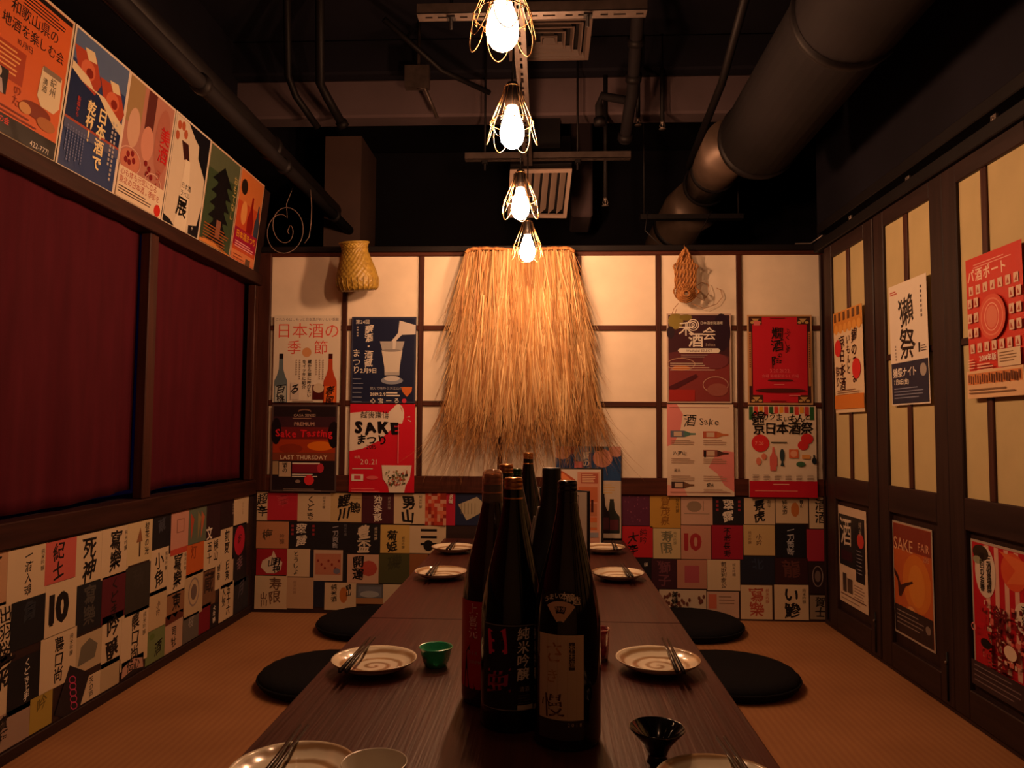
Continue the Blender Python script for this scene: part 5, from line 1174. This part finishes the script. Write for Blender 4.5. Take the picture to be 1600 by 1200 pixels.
# ------------------------------------------------------------------ bottle labels pasted on the boards
CRM, TAN, PNK, BLK, NVY, MAR, OLV, YEL = '#cdb898', '#b89070', '#c08c7c', '#1c1a20', '#1c2236', '#581c28', '#4c4c2c', '#c8a860'
ORD = ['first', 'second', 'third', 'fourth', 'fifth', 'sixth', 'seventh', 'eighth', 'ninth', 'tenth', 'eleventh', 'twelfth', 'thirteenth', 'fourteenth']
ROW = ['top row', 'second row', 'third row', 'bottom row']
def put(s, bg, ink, texts, extra):
    H_ = s.H
    if extra == 'checker':
        rr = random.Random(2)
        for i in range(7):
            for j in range(9): s.r(.01 + i * .1, j * H_ / 9, .1, H_ / 9, rr.choice(['#c04830', '#b03824', '#c86848', '#8c2818', '#c89078']))
    elif extra == 'flame': s.poly([(.15, H_ * .7), (.2, H_ * .45), (.5, H_ * .25), (.55, H_ * .05), (.65, H_ * .3), (.85, H_ * .5), (.8, H_ * .8), (.6, H_ * .93), (.35, H_ * .93)], '#d8c8b4')
    elif extra == 'picture': s.r(.06, .12 * H_, .88, .68 * H_, '#b87860'); [s.e(.15 + .12 * k, H_ * (.35 + .12 * (k % 3)), .04, .05, '#8c3028', 8) for k in range(7)]; s.e(.8, H_ * .68, .12, .1, '#707088', 10)
    elif extra == 'dot': s.e(.68, H_ * .48, .27, .27 * H_, '#b04c40', 12)
    elif extra == 'stripes': [s.r(.3, H_ * (.12 + k * .25), .45, .07, K) for k in range(3)]; s.e(.52, H_ * .72, .14, .15, K)
    elif extra == 'dots':
        rr = random.Random(8)
        for k in range(22): s.e(rr.uniform(.1, .95), rr.uniform(.08, H_ - .08), .03, .045, '#6c3c30', 9)
    elif extra == 'landscape': s.r(.08, .1 * H_, .85, .55 * H_, '#707480'); s.e(.5, .5 * H_, .35, .12, '#a0a4a8'); s.r(0, .7 * H_, 1, .3 * H_, '#a87850')
    elif extra == 'square': s.r(.25, .2 * H_, .5, .6 * H_, '#a8505c')
    elif extra == 'frame': s.r(.3, .18 * H_, .4, .32 * H_, '#8a5a48'); s.r(.34, .2 * H_, .32, .28 * H_, bg); s.r(0, .86 * H_, 1, .14 * H_, '#b84838')
    elif extra == 'bundle': s.poly([(.1, .35 * H_), (.75, .1 * H_), (1, .3 * H_), (.9, .6 * H_), (.4, .85 * H_)], '#b0a488'); [s.r(.2 + .12 * k, .3 * H_, .02, .35 * H_, '#6c6448') for k in range(5)]
    elif extra == 'mountain': s.poly([(.1, .8 * H_), (.2, .3 * H_), (.5, .15 * H_), (.8, .4 * H_), (.7, .75 * H_)], '#6c6658')
    elif extra == 'circle': s.ring(.5, .45 * H_, .3, .33 * H_, .05, '#8c7c78'); s.e(.5, .45 * H_, .16, .18 * H_, '#6c5c58')
    elif extra == 'patch': [s.poly([(.1 + .2 * k, .1), (.3 + .2 * k, .3 * H_), (.15 + .18 * k, .9 * H_)], ['#a84830', '#5c6858', '#8c7c50', '#b06040'][k]) for k in range(4)]
    elif extra == 'squiggle':
        for k in range(5): s.ring(.3 + .1 * k, H_ * (.25 + .12 * k), .16, .1, .03, '#c0406c', 14)
    elif extra == 'ellipse': s.e(.5, .5 * H_, .38, .46 * H_, '#b8203c')
    elif extra == 'redblock': s.r(.06, .1 * H_, .25, .55 * H_, '#c86c54'); s.lines(.38, .18 * H_, .5, 3, .1, .03, '#8a6c58')
    elif extra == 'tree': s.e(.42, .35 * H_, .24, .2 * H_, '#8c7864', 10); s.r(.1, .6 * H_, .8, .02, '#8c7864'); s.r(.7, .15 * H_, .02, .35 * H_, '#8c7864')
    elif extra == 'orangefig': s.e(.6, .45 * H_, .13, .3 * H_, '#b87038', 9)
    elif extra == 'figure': s.poly([(.35, .5 * H_), (.5, .15 * H_), (.6, .5 * H_)], '#8c5c3c'); s.r(.46, .5 * H_, .06, .35 * H_, '#3c2c24')
    elif extra == 'wave': s.poly([(0, 0), (.2, .14 * H_), (.35, 0), (.55, .14 * H_), (.7, 0), (1, .1 * H_), (1, .22 * H_), (0, .26 * H_)], '#5c2c24')
    elif extra == 'columns': s.vlines(.1, .1 * H_, .8 * H_, 1, .1, .08, '#8c2c34'); s.vlines(.82, .1 * H_, .7 * H_, 1, .1, .08, '#8c2c34')
    elif extra == 'noise':
        rr = random.Random(3); [s.r(rr.uniform(0, .9), rr.uniform(0, H_ * .9), .02, .05, '#8c4c60') for k in range(24)]
    elif extra == 'leaf': s.e(.3, .2 * H_, .13, .1 * H_, '#5c7038', 8)
    elif extra == 'fan': s.poly([(.0, .9 * H_), (.05, .3 * H_), (.5, .02), (.95, .3 * H_), (1, .9 * H_), (.5, .7 * H_)], '#b89080')
    for tx in texts:
        mode, x, y, z_, t_, c_, bd, br = (tx + (.02, .9))[:8] if len(tx) == 6 else tx
        (s.v if mode == 'v' else s.t)(x, y * H_, z_ * (H_ if mode == 'v' else 1), t_, c_ or ink, bd, br)
def V(t_, x=.5, y=.06, z=None, c=None, bd=.02, br=.9): return ('v', x, y, z or min(.44, .88 / len(t_)), t_, c, bd, br)
def side(x=.85, y=.1, n='純米吟醸', z=.11, c=None): return ('v', x, y, z, n, c, 0, .4)
def T(t_, x, y, z, c=None, bd=.02, br=.9): return ('t', x, y, z, t_, c, bd, br)
BL_ = [  # back wall left of the table: row, px0, py0, px1, py1, ground, ink, texts, extra, description
 (0, 402, 768, 418, 813, CRM, K, [V('超辛', z=.4)], 0, 'narrow cream label with two black characters'),
 (0, 418.5, 770, 465, 813, '#b8283c', '#d88070', [V('華', c='#c44450')], 0, 'plain pinkish red label'),
 (0, 465.5, 771, 516, 815, CRM, '#3c3024', [V('くどき', x=.4), side(.8)], 0, 'cream label with thin brush strokes'),
 (0, 516.5, 770, 565, 816, '#c4aa7c', K, [V('鯉川', x=.42, bd=.04), V('鶴', x=.78, y=.3, z=.4)], 0, 'cream gold label with heavy black brushwork'),
 (0, 565.5, 771, 615.5, 818, '#481c28', W, [V('独楽蔵', x=.5), side(.85, c='#a09088')], 0, 'maroon label with three white characters'),
 (0, 616, 771, 664, 819, CRM, K, [V('男山', x=.45, bd=.045, z=.46), side(.85, .05)], 0, 'cream label with two very bold black characters'),
 (0, 664.5, 769, 711, 821, '#b01c38', W, [V('名城', x=.86, z=.14)], 'checker', 'red and orange checkered label'),
 (0, 711.5, 771, 756, 821, '#1c2444', W, [], 'bundle', 'navy label with a paper bundle picture'),
 (1, 401, 814.5, 450.5, 857, '#b88460', '#50382c', [side(.8, .45, '吟醸', .2), V('梅', x=.35, y=.3, z=.4, c='#504030')], 0, 'tan label with faded blossoms'),
 (1, 451, 815.5, 495.5, 858, BLK, W, [V('翠露', x=.45, z=.42)], 'columns', 'black label with white title between red columns'),
 (1, 496, 816, 547, 860, BLK, '#a0a0a8', [V('一刀両断', x=.55), side(.85, .05, c='#707078')], 0, 'black label with four grey characters'),
 (1, 547.5, 818.5, 594, 865.5, BLK, '#d0c0a8', [V('豊盃', x=.45, bd=.035, z=.46), side(.85)], 0, 'black label with two bold pale characters'),
 (1, 594.5, 820, 640, 864.5, YEL, K, [V('菊姫', x=.4, y=.2, z=.38, bd=.035), side(.78, .4)], 0, 'yellow cream label with bold black characters'),
 (1, 640.5, 821, 696.5, 865, CRM, K, [], 'stripes', 'cream label with three black bars and a ball'),
 (2, 401, 857.5, 448, 899, '#a0202c', K, [T('山', .36, .5, .3), V('明神', x=.66, y=.32, z=.3, bd=.035)], 'flame', 'red label with a white flame'),
 (2, 448.5, 857.5, 484, 901, CRM, K, [V('とうしょ', x=.4)], 0, 'cream label with flowing black script'),
 (2, 484.5, 860, 490, 902, NVY, W, [], 0, 'sliver of dark navy label'),
 (2, 490.5, 859, 535, 908, '#c4a890', K, [], 'picture', 'cream label framing a pink landscape'),
 (2, 535.5, 861, 542.5, 908, BLK, W, [], 0, 'narrow black label'),
 (2, 543, 866, 591.5, 912, '#c8a48c', K, [V('開運', x=.34, z=.42, bd=.035)], 'dot', 'pinkish cream label with a red blot'),
 (2, 592, 865, 639.5, 912, OLV, '#3c3c24', [V('磯', z=.5)], 0, 'plain olive green label'),
 (2, 640, 865.5, 668, 912, '#8c5834', K, [], 0, 'plain brown label at the table edge'),
 (3, 398.5, 899.5, 448, 952, CRM, '#6c4c38', [V('寿限', x=.62, y=.05, z=.4), V('山川', x=.28, y=.5, z=.22)], 0, 'cream label with pale brown script'),
 (3, 448.5, 902, 489, 951, '#bc9e80', '#8c6c58', [side(.3)], 0, 'nearly blank tan label'),
 (3, 489.5, 905, 507, 949, NVY, W, [], 0, 'narrow navy label'),
 (3, 507.5, 910, 556, 953.5, CRM, K, [V('純米酒', x=.3, z=.22), V('鶴山', x=.76, z=.22)], 'orangefig', 'cream label with an orange figure'),
 (3, 556.5, 913, 598.5, 944, '#606064', K, [], 'landscape', 'grey landscape picture label'),
 (3, 599, 913, 640, 952, CRM, K, [], 'dot', 'cream label with a red dot, cut by the table'),
]
BR_ = [
 (0, 971, 773, 1015, 821.5, '#582440', W, [], 'noise', 'purple speckled label'),
 (0, 1015.5, 773.5, 1063.5, 825, '#b88c3c', '#8c5c20', [V('賀茂泉', x=.5), side(.9, .1, c=K)], 0, 'golden yellow label with ochre characters'),
 (0, 1064, 776, 1113.5, 820, '#c4a08c', K, [], 'tree', 'pinkish label with a grey tree'),
 (0, 1114, 777.5, 1162, 820, BLK, W, [V('翠露', x=.5, z=.42)], 'columns', 'black label with white title and red columns'),
 (0, 1162.5, 778, 1211, 819.5, CRM, K, [V('景虎', x=.5, z=.44, bd=.035), side(.82, .05, '超辛', .16)], 0, 'cream label with two bold black characters'),
 (0, 1211.5, 778.5, 1263, 818, CRM, K, [V('純米酒', x=.28, z=.2), V('鶴山', x=.8, z=.16)], 'orangefig', 'cream label with a brown orange crane'),
 (0, 1264, 776, 1291.5, 826, CRM, K, [V('清酒', x=.7, z=.4)], 0, 'narrow cream label beside the corner post'),
 (1, 972, 822, 1020, 871, '#b4202c', K, [V('大辛', x=.35, y=.2, z=.36), side(.7, .08, '純吟', .25)], 0, 'bright red label with black brush characters'),
 (1, 1020.5, 825.5, 1063.5, 873, '#c4b084', '#707058', [V('寿限', x=.5, z=.4), side(.8)], 0, 'pale yellow label with grey characters'),
 (1, 1064, 820.5, 1111, 874, '#bc8c78', '#a02c34', [T('10', .08, .48, .78, bd=.03, br=0)], 0, 'tan label with a big red number 10'),
 (1, 1111.5, 820.5, 1161, 874, '#981c34', K, [V('不老長寿', x=.5)], 0, 'crimson label with black brush script'),
 (1, 1161.5, 820, 1211, 868, '#c4aa78', '#6c5438', [V('小吟', x=.5, y=.3, z=.2), side(.2, .2)], 0, 'yellowish label with tiny writing'),
 (1, 1211.5, 819.5, 1259.5, 871, '#14161e', '#b0b4bc', [V('一刀両断', x=.5)], 0, 'black label with four grey white characters'),
 (1, 1260, 827, 1293, 877, '#a02c40', W, [], 0, 'rose red label beside the corner post'),
 (2, 993, 872, 1017.5, 905, BLK, W, [T('田', .55, .3, .25)], 0, 'black label cut by the table edge'),
 (2, 1018, 873.5, 1057.5, 920, '#3c1c28', '#6c3c48', [V('獅子')], 0, 'dark maroon label with faint pattern'),
 (2, 1058, 874.5, 1104.5, 920, '#b4806c', W, [], 'square', 'tan label with a red square'),
 (2, 1105, 874.5, 1156.5, 923, CRM, '#40302c', [V('前田利家公', x=.5), side(.82, .1)], 0, 'cream label with five characters in one column'),
 (2, 1157, 869, 1210.5, 912.5, '#1c2234', '#2c3850', [V('北')], 0, 'blank navy label'),
 (2, 1211, 872, 1262.5, 913, '#34181c', '#5c3430', [V('龍', z=.7)], 0, 'dark maroon label with faint emblem'),
 (2, 1263, 878, 1292.5, 928, '#2c1c1c', W, [], 'circle', 'dark label with a round emblem'),
 (3, 1030, 921, 1103.5, 956, '#c8b49c', K, [V('美緑吟', x=.33, z=.3)], 'dots', 'wide cream label with brown leaf spots'),
 (3, 1104, 924, 1155, 966, '#c4a490', K, [], 'redblock', 'pinkish label with a red block'),
 (3, 1157, 914, 1207, 968, CRM, '#b0503c', [V('寫樂', x=.5, z=.44), side(.85)], 0, 'cream label with two red characters'),
 (3, 1209.5, 913.5, 1264, 969, CRM, K, [V('い鰺', x=.52, z=.46, bd=.03), side(.87)], 0, 'cream label with black fish script'),
 (3, 1265.5, 930, 1293, 968, '#8c7c68', K, [V('賀士', x=.6, z=.44)], 0, 'grey label beside the corner post'),
]
LF_ = [  # left wall: row, left px, top at left, right px, bottom at right
 (0, -42, 872, 12.5, 943, TAN, K, [V('酒')], 0, 'orange tan label at the left edge of view'),
 (0, 13, 861.5, 71.5, 926, CRM, K, [V('一滴入魂', x=.52), side(.88)], 0, 'cream label with four tall black characters'),
 (0, 72, 849, 117.5, 901, '#c05c54', K, [V('紀土', x=.42, z=.44)], 0, 'pinkish red label with two black characters'),
 (0, 118, 838.5, 159.5, 904, CRM, K, [V('死神', x=.5, z=.46, bd=.03)], 0, 'cream label with two large black brush characters'),
 (0, 160, 828.5, 199.5, 893, CRM, K, [V('寫樂', x=.5, z=.42, bd=.03), side(.88)], 0, 'cream label with two bold characters'),
 (0, 200, 818.5, 236.5, 873, '#c8b48c', K, [V('桂花の光', x=.78, z=.2)], 'figure', 'cream label with a small brown figure'),
 (0, 237, 810, 267.5, 851.5, '#14161e', '#404450', [V('蔵')], 0, 'black label with faint writing'),
 (0, 268, 802, 295, 860, PNK, K, [], 'frame', 'pink label with a small framed square'),
 (0, 295.5, 796, 321.5, 844, '#5c6858', K, [], 'patch', 'green and orange patchwork label'),
 (0, 322, 791, 344.5, 838, '#2c1820', W, [T('文', .05, .8, .4)], 0, 'dark purple label'),
 (0, 345, 786.5, 365.5, 822, '#201418', '#b0a090', [side(.9, .1)], 0, 'dark label with white edge writing'),
 (0, 366, 778.5, 387.5, 817, CRM, '#a08468', [side(.6, .2)], 0, 'pale label nearest the corner'),
 (1, -45, 957, 17.5, 1032, CRM, K, [V('出羽桜', x=.8)], 0, 'cream label at the left edge of view'),
 (1, 18, 944, 71, 998, '#16181e', '#2c3038', [V('亀')], 0, 'blank black label'),
 (1, 72, 916, 117.5, 979.5, CRM, K, [T('10', .1, .48, .8, bd=.04, br=0)], 0, 'cream label with a big black number 10'),
 (1, 118, 917, 159.5, 976, '#1c1e24', '#4c4844', [V('寫樂', z=.42)], 0, 'black label with two grey characters'),
 (1, 160, 903.5, 196.5, 961, MAR, K, [V('くどき', x=.5)], 0, 'maroon label with black script'),
 (1, 197, 889, 233, 949, '#34302c', '#3c3834', [V('秋')], 0, 'plain dark grey label'),
 (1, 234, 862, 261.5, 921, CRM, K, [V('小角', x=.5, z=.4), side(.88)], 0, 'cream label with two black characters'),
 (1, 262, 866, 291.5, 919, CRM, K, [V('寫樂', x=.5, z=.42, bd=.03), side(.88)], 0, 'cream label with two thick characters'),
 (1, 292, 853, 317.5, 893, '#c0602c', '#8c3c1c', [V('灯', x=.4)], 0, 'orange label'),
 (1, 318, 846, 343.5, 884, CRM, K, [V('五十', x=.35, z=.36), V('横山', x=.72, z=.36)], 0, 'cream label with four bold characters'),
 (1, 345, 828, 363.5, 873, CRM, K, [V('前夏', x=.5, z=.36)], 0, 'cream label with grey characters'),
 (1, 364, 822, 384, 865, '#14161c', K, [V('お', x=.5, y=.3, z=.3)], 'ellipse', 'black label with a red oval'),
 (2, -48, 1046, 12, 1131, CRM, K, [V('菊', x=.8)], 0, 'cream label at the left edge of view'),
 (2, 13, 1037, 63, 1094, '#14161c', W, [V('くどき上手', x=.55, z=.16)], 0, 'black label with white flowing script'),
 (2, 64, 1001, 117, 1058, CRM, K, [V('農口尚', x=.5), side(.85)], 0, 'cream label with three bold characters'),
 (2, 118, 998, 159.5, 1034, '#b8a484', K, [], 'mountain', 'cream label with a grey rock picture'),
 (2, 160, 966, 190, 1029, CRM, K, [V('吟醸', x=.5, z=.42, bd=.03)], 0, 'cream label with two bold brush characters'),
 (2, 190.5, 963, 229.5, 1027, CRM, K, [V('農口尚', x=.5), side(.85)], 0, 'cream label with three bold characters'),
 (2, 233, 927, 260.5, 974, '#c0a884', '#5c4838', [V('小吟', x=.5, y=.3, z=.2)], 0, 'yellow cream label with tiny writing'),
 (2, 261, 930, 288.5, 962, '#8c6448', K, [V('東', x=.5, z=.6)], 0, 'brown label with one black character'),
 (2, 289, 900, 315.5, 955, '#bca684', K, [], 'circle', 'cream label with a grey ring'),
 (2, 316, 894, 336, 941, '#70503c', '#30201c', [V('蔵', z=.6)], 0, 'brown picture label'),
 (2, 336.5, 883, 345.5, 918, CRM, K, [V('明酒', x=.5, z=.3)], 0, 'narrow cream label'),
 (2, 346, 876, 363.5, 912, CRM, K, [V('日東', x=.5, z=.36)], 0, 'cream label with two characters'),
 (2, 364, 870, 384, 907, '#181820', '#80606c', [V('幸', x=.5, z=.5)], 0, 'black label with a faint purple character'),
 (3, -45, 1143, 47, 1150, '#a08878', K, [V('寶種', x=.5, z=.4)], 0, 'pinkish grey label at the left edge of view'),
 (3, 47.5, 1094, 80, 1132, '#a89040', '#6c5c28', [V('吟', x=.5)], 0, 'mustard yellow label'),
 (3, 126, 1063, 157, 1096, CRM, K, [V('天の戸', x=.5)], 0, 'cream label with loose brush characters'),
 (3, 157.5, 1039, 185, 1077, '#b4a080', K, [], 0, 'blank cream label'),
 (3, 190, 1037, 223, 1056, '#1c181c', K, [T('伝心', .22, .45, .3)], 'fan', 'fan shaped pink label on black'),
 (3, 228, 990, 258, 1026, '#6c7c50', K, [V('酒', x=.6, y=.4)], 'leaf', 'green label with a leaf'),
 (3, 258.5, 964, 284, 1015, '#b89880', K, [V('司牡', x=.5, y=.35, z=.28)], 'wave', 'pinkish label with a brown wavy top'),
 (3, 286, 967, 309.5, 995, '#605c58', '#908c88', [V('桜')], 0, 'grey patterned label'),
 (3, 310, 950, 328, 983, '#781428', K, [], 0, 'plain crimson label'),
 (3, 328.5, 947, 340, 982, '#1c1a20', W, [V('大吟醸', x=.5, z=.26)], 0, 'narrow black label with white writing'),
 (3, 343, 917, 363.5, 969, CRM, K, [V('五十六', x=.62, z=.28), V('人気', x=.3, y=.1, z=.26)], 0, 'cream label with dense bold characters'),
 (3, 364, 911, 386.5, 955, '#20222e', '#504c5c', [V('月', z=.5)], 0, 'dark blue label nearest the corner'),
]
def paste(tab, maker, place, ref):
    cnt = {}
    for i, (row, x0, y0, x1, y1, bg, ink, tx, ex, desc) in enumerate(tab):
        k = cnt.get(row, 0); cnt[row] = k + 1
        s = maker((x0, y0), (x1, y1), bg, i)
        put(s, bg, ink, tx, ex or None)
        lab = '%s, %s in %s %s' % (desc, ORD[k], ROW[row], place)
        wds = lab.split()
        if len(wds) > 16: lab = '%s, %s in %s %s' % (' '.join(desc.split()[:16 - len(wds)]), ORD[k], ROW[row], place)
        s.done('paper_label', lab, 'label', 'bottle labels pasted ' + ref, PRINT_L)
def mk_back(a, b_, bg, i): return on_back(a, b_, bg, D - .0015 - .0004 * (i % 3), th=.0004)
def mk_left(a, b_, bg, i):
    X = XL + .0006 + .0004 * (i % 3)
    A = atX(*a, X); B = atX(*b_, X)
    return Sheet((X, A.y, A.z), (0, 1, 0), (0, 0, -1), B.y - A.y, max(.03, A.z - max(B.z, .034)), bg, th=.0004)
paste(BL_, mk_back, 'back wall left', 'on the back wall left of the table')
paste(BR_, mk_back, 'back wall right', 'on the back wall right of the table')
paste(LF_, mk_left, 'left wall', 'on the left wall')
# the tilted dark label on the left wall
A = atX(109, 1040, XL + .002); ang = radians(-27)
s = Sheet((XL + .002, A.y, A.z), (0, cos(ang), sin(ang)), (0, sin(ang), -cos(ang)), .105, .125, '#241c22', th=.0004)
put(s, '#241c22', '#c0406c', [], 'squiggle'); s.done('paper_label', 'tilted black label with pink squiggles low on the left wall', 'label', 'bottle labels pasted on the left wall', PRINT_L)
